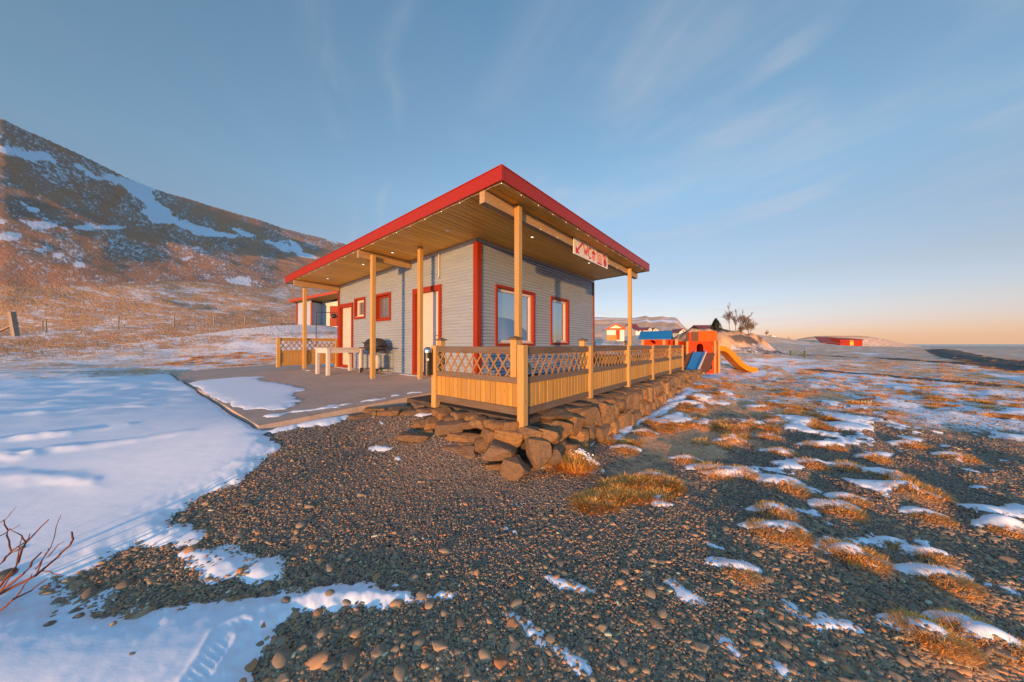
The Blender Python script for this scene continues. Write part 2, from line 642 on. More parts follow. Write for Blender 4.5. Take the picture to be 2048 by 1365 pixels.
def mat_pebble():
    m, nt, b = new_mat('beach_pebbles')
    g = G(nt)
    t = g.math('ADD', g.attr('tone', 'INSTANCER'), g.math('MULTIPLY', g.attr('tone_self', 'OBJECT'), 1.0))
    col = g.ramp(t, [(0.0, (0.178, 0.144, 0.102)), (0.3, (0.313, 0.240, 0.159)), (0.5, (0.429, 0.294, 0.172)), (0.66, (0.520, 0.270, 0.124)), (0.8, (0.445, 0.174, 0.073)), (0.92, (0.623, 0.360, 0.172)), (0.975, (0.534, 0.312, 0.155)), (1.0, (0.660, 0.634, 0.387))])
    c = g.coord()
    n = g.noise(c, 5, 5, 0.6)
    n2 = g.noise(c, 30, 4, 0.7)
    col = g.mix(g.math('MULTIPLY', g.map(n, 0.4, 0.7), 0.45), col, g.mix(1.0, col, (0.55, 0.55, 0.58), 'MULTIPLY'))
    col = g.mix(g.math('MULTIPLY', g.map(n2, 0.58, 0.8), 0.4), col, (0.17, 0.15, 0.13))
    g.L.new(col, b.inputs['Base Color'])
    b.inputs['Roughness'].default_value = 0.72
    b.inputs['Specular IOR Level'].default_value = 0.35
    g.L.new(g.bump(n2, 0.25, 0.02), b.inputs['Normal'])
    return m


M['pebble'] = mat_pebble()


def mat_snow():
    m, nt, b = new_mat('windblown_snow')
    g = G(nt)
    c = g.coord()
    n = g.noise(g.mapping(c, (1.0, 2.6, 1)), 5, 6, 0.6)
    n2 = g.noise(c, 70, 4, 0.65)
    col = g.mix(g.map(n, 0.3, 0.7), (0.78, 0.84, 0.89), (0.84, 0.88, 0.92))
    g.L.new(col, b.inputs['Base Color'])
    b.inputs['Roughness'].default_value = 0.6
    b.inputs['Specular IOR Level'].default_value = 0.3
    h = g.math('ADD', g.math('MULTIPLY', n, 1.0), g.math('MULTIPLY', n2, 0.22))
    g.L.new(g.bump(h, 0.16, 0.012), b.inputs['Normal'])
    return m


M['snow'] = mat_snow()


def mat_ground():
    """dark gravel, straw grass, bare soil and thin snow laid over each other by the masks of the terrain"""
    m, nt, b = new_mat('gravel_grass_and_thin_snow')
    g = G(nt)
    c = g.coord()
    sn, gr, di = g.attr('snow'), g.attr('grass'), g.attr('dirt')
    # gravel
    cell = g.voro(c, 55, 'Color')
    sepc = g.N.new('ShaderNodeSeparateColor')
    g.L.new(cell, sepc.inputs[0])
    gv = g.ramp(sepc.outputs[0], [(0.0, (0.16, 0.13, 0.105)), (0.5, (0.33, 0.25, 0.185)), (0.8, (0.29, 0.20, 0.135)), (1.0, (0.40, 0.33, 0.26))])
    vd = g.voro(c, 55)
    gv = g.mix(g.map(vd, 0.4, 0.9), gv, (0.035, 0.032, 0.03))
    # grass
    n1 = g.noise(c, 0.9, 6, 0.65)
    n2 = g.noise(c, 6.5, 6, 0.7)
    n3 = g.noise(c, 34, 4, 0.7)
    gs = g.mix(g.map(n2, 0.32, 0.68), (0.58, 0.32, 0.155), (0.76, 0.49, 0.28))
    gs = g.mix(g.map(n1, 0.4, 0.66), gs, (0.68, 0.38, 0.20))
    gs = g.mix(g.math('MULTIPLY', g.map(n3, 0.5, 0.75), 0.6), gs, (0.30, 0.175, 0.095))
    gmask = g.map(g.math('ADD', gr, g.math('MULTIPLY', g.math('SUBTRACT', g.math('ADD', n2, g.math('MULTIPLY', n3, 0.5)), 0.75), 1.1)), 0.35, 0.6)
    col = g.mix(gmask, gv, gs)
    # soil
    col = g.mix(g.map(g.math('ADD', di, g.math('MULTIPLY', g.math('SUBTRACT', n2, 0.5), 0.5)), 0.4, 0.6), col, (0.13, 0.105, 0.09))
    # snow
    big = g.noise(g.mapping(c, (0.8, 1.4, 1)), 0.55, 6, 0.68, 0.5)
    fine = g.noise(c, 8.5, 5, 0.7)
    sm = g.math('ADD', sn, g.math('MULTIPLY', g.math('SUBTRACT', g.math('ADD', g.math('MULTIPLY', big, 0.8), g.math('MULTIPLY', fine, 0.9)), 0.85), 1.25))
    smask = g.map(sm, 0.42, 0.66)
    col = g.mix(smask, col, (0.80, 0.82, 0.86))
    g.L.new(col, b.inputs['Base Color'])
    b.inputs['Roughness'].default_value = 0.85
    b.inputs['Specular IOR Level'].default_value = 0.2
    h = g.math('ADD', g.math('MULTIPLY', n2, 1.2), g.math('ADD', g.math('MULTIPLY', vd, -0.25), g.math('MULTIPLY', n3, 0.35)))
    g.L.new(g.bump(h, 0.6, 0.05), b.inputs['Normal'])
    return m


def mat_hill():
    m, nt, b = new_mat('heath_scree_and_snow')
    g = G(nt)
    c = g.coord()
    sn, low = g.attr('snow'), g.attr('low')
    comb = g.N.new('ShaderNodeCombineXYZ')
    g.L.new(g.attr('ha'), comb.inputs[0])
    g.L.new(g.attr('hh'), comb.inputs[1])
    uv = comb.outputs[0]
    d1 = g.noise(g.mapping(uv, (26, 7, 1), rot=(0, 0, 0.5)), 1.0, 8, 0.66, 0.7)       # streaks down the slope
    d2 = g.noise(g.mapping(uv, (230, 60, 1), rot=(0, 0, 0.6)), 1.0, 6, 0.72, 0.4)
    d3 = g.noise(c, 0.05, 6, 0.6)
    d4 = g.noise(c, 0.6, 5, 0.7)
    d5 = g.noise(g.mapping(uv, (95, 150, 1)), 1.0, 7, 0.72, 0.3)
    d6 = g.noise(g.mapping(uv, (26, 40, 1)), 1.0, 5, 0.6)
    heath = g.mix(g.map(d1, 0.36, 0.62), (0.48, 0.225, 0.115), (0.34, 0.225, 0.165))
    heath = g.mix(g.math('MULTIPLY', g.map(d2, 0.45, 0.7), 0.7), heath, (0.44, 0.25, 0.15))
    heath = g.mix(g.math('MULTIPLY', g.map(d3, 0.5, 0.68), 0.55), heath, (0.25, 0.165, 0.125))
    grass = g.mix(g.map(d5, 0.42, 0.58), (0.58, 0.34, 0.175), (0.42, 0.235, 0.12))
    grass = g.mix(g.math('MULTIPLY', g.math('MULTIPLY', g.map(d5, 0.44, 0.58), g.map(d6, 0.40, 0.56)), 0.95), grass, (0.26, 0.15, 0.09))
    lowm = g.map(g.math('ADD', low, g.math('MULTIPLY', g.math('SUBTRACT', d4, 0.5), 0.4)), 0.4, 0.6)
    col = g.mix(lowm, heath, grass)
    s = g.math('ADD', sn, g.math('MULTIPLY', g.math('SUBTRACT', g.math('ADD', g.math('MULTIPLY', d1, 0.55), g.math('ADD', g.math('MULTIPLY', d2, 0.85), g.math('MULTIPLY', d4, 0.45))), 0.925), 1.7))
    slow = g.math('ADD', sn, g.math('MULTIPLY', g.math('SUBTRACT', g.math('ADD', d5, g.math('MULTIPLY', d6, 0.6)), 0.8), 1.5))
    ml = g.N.new('ShaderNodeMix')
    g.L.new(lowm, ml.inputs[0])
    g.L.new(s, ml.inputs[2])
    g.L.new(slow, ml.inputs[3])
    s = ml.outputs[0]
    smask = g.map(s, 0.42, 0.68)
    col = g.mix(smask, col, (0.66, 0.69, 0.74))
    g.L.new(col, b.inputs['Base Color'])
    b.inputs['Roughness'].default_value = 0.9
    b.inputs['Specular IOR Level'].default_value = 0.15
    h = g.math('ADD', g.math('MULTIPLY', d4, 0.4), g.math('ADD', g.math('MULTIPLY', d2, .6), g.math('MULTIPLY', d5, 1.0)))
    g.L.new(g.bump(h, 0.6, 0.9), b.inputs['Normal'])
    return m


def mat_grass(name='dry_straw_grass', base=0.0):
    m, nt, b = new_mat(name)
    g = G(nt)
    t = g.math('ADD', g.attr('tone', 'INSTANCER'), base)
    n = g.noise(g.coord(), 45, 2)
    col = g.ramp(g.math('ADD', t, g.math('MULTIPLY', g.math('SUBTRACT', n, 0.5), 0.5)), [(0.0, (0.52, 0.22, 0.045)), (0.5, (0.76, 0.36, 0.075)), (1.0, (0.84, 0.50, 0.15))])
    g.L.new(col, b.inputs['Base Color'])
    b.inputs['Roughness'].default_value = 0.75
    b.inputs['Specular IOR Level'].default_value = 0.2
    return m


M['ground'], M['hill'], M['grass'] = mat_ground(), mat_hill(), mat_grass()
M['tussock'] = mat_grass('golden_straw_tussock', 0.58)


def mat_slab():
    m, nt, b = new_mat('worn_concrete_paving')
    g = G(nt)
    c = g.coord()
    n = g.noise(c, 1.1, 6, 0.6)
    n2 = g.noise(c, 60, 4, 0.7)
    n3 = g.noise(g.mapping(c, (14, 1.2, 1)), 1.0, 4)
    col = g.mix(g.map(n, 0.32, 0.7), (0.50, 0.375, 0.285), (0.42, 0.31, 0.235))
    col = g.mix(g.math('MULTIPLY', g.map(n2, 0.45, 0.75), 0.5), col, (0.58, 0.45, 0.35))
    col = g.mix(g.math('MULTIPLY', g.map(n3, 0.5, 0.75), 0.25), col, (0.11, 0.095, 0.085))
    g.L.new(col, b.inputs['Base Color'])
    b.inputs['Roughness'].default_value = 0.85
    g.L.new(g.bump(n2, 0.8, 0.012), b.inputs['Normal'])
    return m


M['slab'] = mat_slab()


def mat_earth():
    m, nt, b = new_mat('dark_earth')
    g = G(nt)
    c = g.coord()
    n = g.noise(c, 9, 6, 0.7)
    g.L.new(g.mix(g.map(n, 0.3, 0.7), (0.05, 0.036, 0.026), (0.11, 0.075, 0.05)), b.inputs['Base Color'])
    b.inputs['Roughness'].default_value = 0.95
    g.L.new(g.bump(n, 0.9, 0.05), b.inputs['Normal'])
    return m


M['earth'] = mat_earth()


def mat_sea():
    m, nt, b = new_mat('cold_sea_water')
    g = G(nt)
    b.inputs['Base Color'].default_value = (0.02, 0.05, 0.075, 1)
    b.inputs['Roughness'].default_value = 0.22
    n = g.noise(g.mapping(g.coord(), (0.02, 0.05, 0.02)), 1.0, 5)
    g.L.new(g.bump(n, 0.5, 3.0), b.inputs['Normal'])
    return m


M['sea'] = mat_sea()


def mat_bark(name, c1, c2):
    m, nt, b = new_mat(name)
    g = G(nt)
    n = g.noise(g.mapping(g.coord(), (9, 9, 3)), 3.0, 4)
    g.L.new(g.mix(g.map(n, 0.35, 0.65), c1, c2), b.inputs['Base Color'])
    b.inputs['Roughness'].default_value = 0.8
    return m


M['twig'] = mat_bark('red_brown_twig', (0.22, 0.06, 0.025), (0.11, 0.035, 0.02))
M['bark'] = mat_bark('grey_birch_bark', (0.22, 0.165, 0.125), (0.14, 0.105, 0.08))
M['needle'] = mat_bark('spruce_needles', (0.03, 0.04, 0.022), (0.05, 0.05, 0.025))


# ------------------------------------------------------------------ terrain
def pix_dir(u, v):
    a, b = (u - 1024) / FPX, (682.5 - v) / FPX
    return np.array([a, math.cos(PITCH) - b * math.sin(PITCH), math.sin(PITCH) + b * math.cos(PITCH)])


def onz(u, v, z):
    d = pix_dir(u, v)
    t = (z - CAM_Z) / d[2]
    return float(d[0] * t), float(d[1] * t)


def aty(u, v, Y):
    d = pix_dir(u, v)
    t = Y / d[1]
    return Vector((d[0] * t, Y, CAM_Z + d[2] * t))


def xat(u, Y):
    return (u - 1024) / FPX * Y


CT = []


def ctl(x, y, z):
    CT.append((x, y, z))


for p in [(0, 0, -.68), (2, 1, -.70), (-2, 1, -.62), (0, -6, -.72), (8, -6, -.75), (-8, -6, -.62), (4, 2.5, -.70), (.3, 3.3, -.64), (-.6, 2.2, -.66), (1.5, 2.2, -.69),
          (2.5, 4.2, -.68), (5, 5, -.66), (10, 6, -.62), (20, 10, -.58), (20, 20, -.62), (40, 30, -.66), (40, 60, -.6), (80, 60, -.7), (30, 40, -.6), (100, 200, -.5), (250, 200, -.9),
          (200, -50, -.9), (-60, -60, -.8), (60, -60, -.9), (0, -200, -1), (-60, 30, 3.0), (-60, 0, .3), (-60, -30, -.5), (15, 13, -.5), (11, 13, -.5), (8, 14, -.46),
          (0, 22, 1.0), (6, 26, 1.0), (12, 30, .9), (10, 45, 1.6), (25, 63, 1.3), (16, 20, .1), (58, 130, 4.0), (-5, 18, 1.3), (-200, 100, 6), (-150, -60, 0), (250, 60, -.9), (150, 100, -.7)]:
    ctl(*p)
for lx, ly, z in [(-2.6, -2.6, -.60), (-1, -3.2, -.64), (1, -3.2, -.63), (3, -3.2, -.58), (5, -3.15, -.5), (7, -3.1, -.43), (9, -2.9, -.42), (8.6, -.8, -.2), (8, 3, 0), (7, 7, .3),
                  (-2.3, -1.2, -.28), (-2.7, -.45, -.20), (-3.2, -.4, -.20), (-3.95, -.3, -.215), (-4.0, 2, -.21), (-4.0, 5, -.20), (-4.0, 8, -.19), (-4.0, 10.9, -.17), (-2, 11.1, -.10), (0, 11.0, -.03),
                  (0, 8.0, -.10), (-2, 5, -.28), (-3, 1, -.28), (0, 0, -.3), (3, 3, -.2), (-2.6, -1.9, -.42)]:
    x, y = W(lx, ly)
    ctl(x, y, z)
for u, v, z in [(620, 930, -.42), (800, 890, -.42), (200, 880, -.27), (0, 800, -.14), (0, 880, -.24), (0, 1000, -.40), (0, 1200, -.55), (300, 1150, -.56), (520, 1010, -.5), (900, 1040, -.65), (-300, 1000, -.35), (-300, 800, -.1), (150, 745, .0)]:
    x, y = onz(u, v, z)
    ctl(x, y, z)
for u, v, Y in [(0, 720, 14), (300, 716, 15), (0, 690, 19), (300, 690, 19), (560, 690, 19), (600, 668, 22), (640, 652, 26), (540, 648, 26), (300, 664, 24), (0, 672, 24), (300, 655, 27), (100, 662, 27), (-300, 668, 26), (-300, 720, 14), (680, 660, 26)]:
    p = aty(u, v, Y)
    ctl(p.x, p.y, p.z)
CT = np.array(CT)
_c2 = 0.6
_D = np.sqrt(((CT[:, None, :2] - CT[None, :, :2]) ** 2).sum(-1) + _c2)
_A = np.block([[_D + np.eye(len(CT)) * 1e-3, np.ones((len(CT), 1))], [np.ones((1, len(CT))), np.zeros((1, 1))]])
_w = np.linalg.solve(_A, np.append(CT[:, 2], 0))

SIL_L = np.array([(-2600, 60), (-1400, 20), (-900, 40), (-400, 120), (0, 240), (50, 262), (100, 283), (150, 304), (200, 327), (250, 353), (330, 385), (400, 405), (450, 420), (520, 440), (560, 455), (640, 474), (690, 488), (760, 515), (840, 545), (920, 580), (1000, 615), (1080, 655), (1160, 690), (1300, 700)], float)
SIL_F = np.array([(850, 690), (950, 660), (1050, 636), (1186, 628), (1245, 629.5), (1270, 629), (1292, 625), (1300, 628), (1324, 625.5), (1335, 628), (1350, 627.5), (1355, 630), (1361, 638), (1370, 647), (1382, 656), (1395, 664), (1402, 669), (1430, 690)], float)
SIL_G = np.array([(1330, 690), (1370, 668), (1398, 651.5), (1402, 650), (1410, 653), (1450, 657), (1500, 666), (1545, 674), (1580, 682), (1640, 690)], float)


def _sil(tab, s, az):
    ph = np.arctan2(tab[:, 0] - 1024, FPX)
    el = (688.8 - tab[:, 1]) / FPX * np.cos(ph)
    return np.interp(az, ph, el, left=el[0] if s else 0, right=0)


def hills(x, y):
    """height of the slopes above the plain"""
    az = np.arctan2(x, y)
    d = np.hypot(x, y)
    E = _sil(SIL_L, True, az) * sstep(math.radians(-142), math.radians(-100), az)
    dr = np.interp(az, np.radians([-140, -72, -58, -28, 0, 12]), [150, 210, 260, 470, 800, 1000])
    d0 = np.interp(az, np.radians([-110, -72, -58, -48, -30, 10]), [50, 62, 50, 44, 40, 60])
    t = np.clip((d - d0) / (dr - d0), 0, None)
    base_r = 3.0
    Hr = np.maximum(CAM_Z + E * dr - base_r, 0)
    prof = np.where(t < 1, 0.18 * t + 0.82 * t ** 1.35, 1 - 0.25 * np.clip(t - 1, 0, 2))
    rel = fbm(x / 46, y / 46, 5, 3) * 4.5 + fbm(x / 9, y / 9, 4, 11) * 1.6
    h = Hr * prof + rel * np.clip(t * 4 - .2, 0, 1) * np.clip(Hr / 20, 0, 1) * (0.35 + 0.65 * np.clip((1 - t) * 4, 0, 1))
    # rolling knolls where the slope meets the field
    kn = np.exp(-((d - d0 - 16) / 15) ** 2) * sstep(math.radians(-12), math.radians(-26), az)
    h = h + kn * (fbm(x / 7.5, y / 7.5, 4, 21) + 0.12) * 1.5
    for tab, drr, dd0, p in ((SIL_F, 420.0, 150.0, 0.75), (SIL_G, 800.0, 420.0, 0.9)):
        Ef = _sil(tab, False, az)
        tt = np.clip((d - dd0) / (drr - dd0), 0, None)
        pf = np.where(tt < 1, tt ** p, 1 - 0.3 * np.clip(tt - 1, 0, 3))
        Hf = np.maximum(CAM_Z + Ef * drr - 3.5, 0)
        h = np.maximum(h, Hf * np.clip(pf, 0, None) + fbm(x / 22, y / 22, 5, 31) * 5 * np.clip(Hf / 15, 0, 1) * np.clip(tt * 2, 0, 1) * (0.15 + np.clip((1 - tt) * 3, 0, 1)))
    # grassy bluff behind the play castle
    r = np.hypot((x - 31.5) / 7.0, (y - 48) / 11.0) + fbm(x / 4.5, y / 4.5, 4, 41) * 0.50
    h = h + 3.1 * (1 - sstep(0.35, 1.02, r)) + fbm(x / 1.5, y / 1.5, 4, 43) * 1.0 * (1 - sstep(0.6, 1.1, r))
    # swells under the turf barn and beyond the bluff
    r = np.hypot((x - 174) / 40, (y - 168) / 24)
    h = h + 6.0 * (1 - sstep(0.2, 1.0, r))
    r = np.hypot((x - 80) / 42, (y - 120) / 30)
    h = h + 3.2 * (1 - sstep(0.1, 1.0, r))
    # sea cliff far off to the right, outside the frame (the near window mirrors it)
    Ec = 0.085 * sstep(math.radians(71.5), math.radians(79), az) * sstep(math.radians(98), math.radians(86), az)
    h = h + (Ec * 1200 + fbm(x / 80, y / 80, 4, 51) * 30 * (Ec > 0)) * sstep(850, 1200, d) * (1 - 0.5 * sstep(1200, 2200, d)) * (Ec > 0)
    # bank of dark soil beside the track
    a, bb = np.array([90.0, 66.0]), np.array([33.0, 19.5])
    ab = bb - a
    s = np.clip(((x - a[0]) * ab[0] + (y - a[1]) * ab[1]) / (ab @ ab), 0, 1)
    dd = np.hypot(x - a[0] - ab[0] * s, y - a[1] - ab[1] * s) + fbm(x / 3, y / 3, 3, 61) * 1.2
    h = h + 0.24 * np.exp(-(dd / 1.5) ** 2)
    return h


def ground(x, y):
    x, y = np.asarray(x, float), np.asarray(y, float)
    sh = x.shape
    xf, yf = x.ravel(), y.ravel()
    out = np.empty(len(xf))
    for i in range(0, len(xf), 60000):
        xx, yy = xf[i:i + 60000], yf[i:i + 60000]
        K = np.sqrt((xx[:, None] - CT[None, :, 0]) ** 2 + (yy[:, None] - CT[None, :, 1]) ** 2 + _c2)
        z = K @ _w[:-1] + _w[-1]
        d, az = np.hypot(xx, yy), np.arctan2(xx, yy)
        z = z + (np.where(az < 0.2, 3.0, -0.8) - z) * sstep(120, 320, d)
        z = z + (-0.85 - z) * sstep(120, 300, d) * sstep(0.5, 0.9, az)
        z = z + hills(xx, yy)
        z = z - 5 * sstep(430, 520, d) * sstep(0.62, 0.75, az) * (az < 1.05) - 5 * sstep(430, 520, d) * (az >= 1.05) * (1 - sstep(1.1, 1.2, az))
        z = z - 5 * sstep(400, 520, d) * (az > 1.75) - 5 * sstep(400, 520, d) * (az < -2.5)
        z = z + fbm(xx / 1.3, yy / 1.3, 3, 71) * (0.012 + .04 * sstep(5, 9, d)) * (1 - sstep(30, 60, d))
        z = z + fbm(xx / 0.8, yy / 0.8, 3, 72) * 0.10 * sstep(5, 9, d) * (1 - sstep(40, 70, d))
        z = z + fbm(xx / 2.4, yy / 2.4, 3, 73) * .30 * sstep(14, 26, d) * (1 - sstep(110, 170, d)) * np.where(az < .15, .6, 1.0)
        hum = sstep(-.02, .26, fbm(xx / .52, yy / .52, 4, 111)) * sstep(.20, .34, az) * sstep(2.6, 4.2, d) * (1 - sstep(16, 24, d))
        lx, ly = to_local(xx, yy)
        z = z + hum * .06 * sstep(-3.05, -3.5, ly)
        nr = (d < 14) & (az > 0)
        if nr.any() and TUS_XY:
            xs_, ys_, add = xx[nr], yy[nr], 0
            for tx, ty, ts in TUS_XY:
                add = add + .075 * ts * np.exp(-((xs_ - tx) ** 2 + (ys_ - ty) ** 2) / (.17 * ts) ** 2)
            z[nr] += add
        ins = sstep(-4.0, -3.7, lx) * sstep(-.42, -.15, ly) * sstep(11.0, 10.6, ly) * sstep(6.2, 5.9, lx)
        z = z - 0.22 * ins
        out[i:i + 60000] = z
    return out.reshape(sh)


def g1(x, y):
    return float(ground(np.array([x]), np.array([y]))[0])


TUS_XY = []
_tt = np.concatenate([np.linspace(0.6, 12, 400), np.geomspace(12.02, 900, 900)])


def gpt(u, v):
    """where the line of sight through a pixel of the photograph meets the ground"""
    d = pix_dir(u, v)
    P = d[None, :] * (_tt / d[1])[:, None]
    below = (CAM_Z + P[:, 2]) < ground(P[:, 0], P[:, 1])
    i = int(np.argmax(below)) if below.any() else len(_tt) - 1
    return P[i, 0], P[i, 1]


TUS = [(1553, 850, 1), (1466, 884, .9), (1537, 878, .8), (1563, 910, .9), (1622, 936, .9), (1430, 952, 1.1), (1480, 956, .9), (1570, 984, 1.1), (1632, 896, .8), (1665, 902, .8), (1750, 922, .8), (1700, 942, .9), (1790, 962, .9), (1830, 994, 1.1), (1860, 1042, .9),
                    (1680, 1030, .9), (1550, 1030, .8), (1540, 1078, 1.0), (1575, 1082, 1.0), (1690, 1126, .9), (1720, 1136, 1.0), (1480, 1154, .7), (1895, 1178, 1.0), (1850, 1288, .85), (1885, 1310, .8), (1945, 1284, .85), (2030, 1330, .8), (2018, 1072, .9), (1915, 920, .9), (1824, 896, .9), (1862, 1122, .7), (1376, 926, .8), (1310, 960, .8), (1250, 905, .9), (1290, 870, .9), (1700, 1008, .7), (1790, 1100, .6)]
TUS_XY = []
_t = [gpt(q[0], q[1]) + (q[2] * (.74 if q[1] > 1040 else .95),) for q in TUS]
TUS_XY = _t


def poly_sd(poly, x, y):
    """signed distance, positive inside"""
    poly = np.asarray(poly, float)
    d = np.full(x.shape, 1e9)
    ins = np.zeros(x.shape, bool)
    n = len(poly)
    for i in range(n):
        a, b = poly[i], poly[(i + 1) % n]
        ab = b - a
        s = np.clip(((x - a[0]) * ab[0] + (y - a[1]) * ab[1]) / max(ab @ ab, 1e-12), 0, 1)
        d = np.minimum(d, (x - a[0] - ab[0] * s) ** 2 + (y - a[1] - ab[1] * s) ** 2)
        c = ((a[1] > y) != (b[1] > y)) & (x < (b[0] - a[0]) * (y - a[1]) / (b[1] - a[1] + 1e-12) + a[0])
        ins ^= c
    d = np.sqrt(d)
    return np.where(ins, d, -d)


def seg_d(x, y, pts):
    d = np.full(x.shape, 1e9)
    for a, b in zip(pts[:-1], pts[1:]):
        a, b = np.array(a), np.array(b)
        ab = b - a
        s = np.clip(((x - a[0]) * ab[0] + (y - a[1]) * ab[1]) / max(ab @ ab, 1e-12), 0, 1)
        d = np.minimum(d, np.hypot(x - a[0] - ab[0] * s, y - a[1] - ab[1] * s))
    return d


def gp_list(l):
    return [gpt(u, v) for u, v in l]


SNOW_POLYS = [
    [(-1500, 775), (-400, 768), (0, 758), (150, 757), (290, 753), (335, 747), (350, 756), (430, 803), (512, 852), (540, 862), (523, 871), (548, 892), (557, 900), (523, 923), (508, 941), (480, 966), (448, 976), (395, 996), (367, 1018), (346, 1046), (339, 1068), (395, 1079), (330, 1092), (271, 1096), (202, 1133), (156, 1155), (103, 1180), (75, 1202), (106, 1222), (134, 1232), (174, 1234), (258, 1227), (318, 1224), (399, 1215), (467, 1206), (560, 1192), (620, 1186), (650, 1177), (718, 1171), (766, 1176), (841, 1190), (909, 1190), (902, 1203), (841, 1210), (783, 1222), (718, 1222), (653, 1232), (609, 1230), (578, 1241), (551, 1268), (544, 1305), (520, 1329), (500, 1356), (470, 1500), (-1500, 1500)],
    [(355, 1108), (399, 1105), (498, 1108), (511, 1114), (486, 1133), (461, 1152), (436, 1152), (405, 1133), (367, 1124)],
    [(542, 1121), (570, 1139), (561, 1164), (504, 1167), (492, 1152)],
    [(520, 860), (522, 851), (600, 838), (702, 818), (829, 795), (771, 811), (703, 833), (662, 850), (593, 855), (540, 872)],
    [(736, 898), (752, 890), (790, 898), (770, 904), (745, 906)], [(785, 924), (795, 915), (806, 922)],
    [(808, 830), (845, 824), (880, 826), (845, 836)], [(755, 842), (770, 848), (795, 838), (765, 850)],
    [(1328, 1164), (1350, 1168), (1409, 1205), (1402, 1211), (1370, 1206)],
    [(1000, 1226), (1020, 1228), (1100, 1285), (1160, 1310), (1210, 1370), (1160, 1366), (1110, 1320), (1055, 1280), (1010, 1240)],
    [(1527, 1318), (1560, 1322), (1600, 1345), (1645, 1366), (1570, 1380), (1540, 1350)],
    [(1430, 1272), (1450, 1282), (1491, 1328), (1470, 1328), (1445, 1300)],
    [(1568, 1205), (1590, 1212), (1619, 1254), (1600, 1250), (1580, 1230)],
    [(1092, 1159), (1140, 1165), (1189, 1190), (1150, 1190), (1120, 1178)],
    [(1732, 1323), (1768, 1349), (1752, 1352)], [(1250, 1313), (1287, 1333), (1262, 1333)], [(1517, 1226), (1537, 1241), (1522, 1243)],
    [(1409, 1082), (1445, 1098), (1420, 1098)], [(1481, 1123), (1517, 1140), (1495, 1140)],
    [(1395, 944), (1450, 938), (1520, 948), (1490, 958), (1440, 955), (1410, 952)], [(1550, 962), (1600, 966), (1655, 986), (1620, 986)],
    [(1660, 1000), (1710, 1014), (1706, 1026), (1680, 1016)], [(1545, 1012), (1583, 1024), (1578, 1036), (1555, 1022)],
    [(1515, 1050), (1560, 1054), (1590, 1078), (1560, 1072)], [(1690, 1110), (1755, 1136), (1735, 1136)],
    [(1836, 1245), (1880, 1256), (1905, 1282), (1870, 1280)], [(1915, 1240), (1975, 1250), (1990, 1275), (1950, 1262)],
    [(1990, 1050), (2060, 1062), (2060, 1074), (2020, 1066)], [(1730, 906), (1790, 910), (1765, 916)], [(1550, 898), (1590, 902), (1588, 912), (1560, 908)],
    [(1690, 928), (1730, 934), (1725, 942)], [(1795, 968), (1860, 988), (1845, 994)], [(1765, 948), (1810, 958), (1800, 964)], [(1835, 1020), (1880, 1030), (1870, 1038)],
    [(1890, 905), (1945, 916), (1920, 922)], [(1600, 884), (1650, 890), (1640, 896)], [(1790, 872), (1850, 880), (1830, 886)], [(1450, 872), (1490, 880), (1475, 886)],
    [(1530, 838), (1575, 846), (1555, 852)], [(1650, 850), (1730, 858), (1690, 864)], [(1900, 1310), (1960, 1340), (1930, 1350)], [(2000, 1180), (2060, 1195), (2030, 1200)],
    [(1234, 862), (1250, 848), (1300, 828), (1345, 800), (1375, 778), (1395, 782), (1370, 800), (1320, 832), (1275, 850), (1250, 872)], [(1172, 890), (1190, 884), (1180, 896)], [(1225, 872), (1250, 868), (1240, 880)],
    [(1300, 840), (1350, 828), (1375, 836), (1330, 842)], [(1420, 800), (1470, 806), (1450, 812)],
]
SNOW_XY = [gp_list(p) for p in SNOW_POLYS]
RIDGES = [(gp_list([(-250, 858), (0, 838), (145, 828), (209, 821), (289, 820)]), .040), (gp_list([(-300, 930), (0, 892), (123, 877), (255, 857)]), .045),
          (gp_list([(95, 911), (203, 900), (292, 885), (363, 874)]), .025), (gp_list([(100, 812), (180, 808), (280, 803)]), .02),
          (gp_list([(-200, 990), (0, 965), (180, 975)]), .02), (gp_list([(470, 938), (520, 935)]), .03), (gp_list([(0, 920), (60, 925)]), .02), (gp_list([(40, 970), (150, 965), (190, 985), (235, 994)]), .014)]
TYRE = gp_list([(395, 1385), (425, 1330), (450, 1285), (475, 1270)])
HEAPS = [(gpt(250, 1050), .09, .045), (gpt(285, 1066), .12, .05), (gpt(330, 1078), .12, .045), (gpt(380, 1080), .08, .03), (gpt(420, 1122), .13, .035), (gpt(460, 1136), .12, .035), (gpt(530, 1145), .11, .035), (gpt(120, 1240), .16, .03), (gpt(40, 1225), .2, .03)]


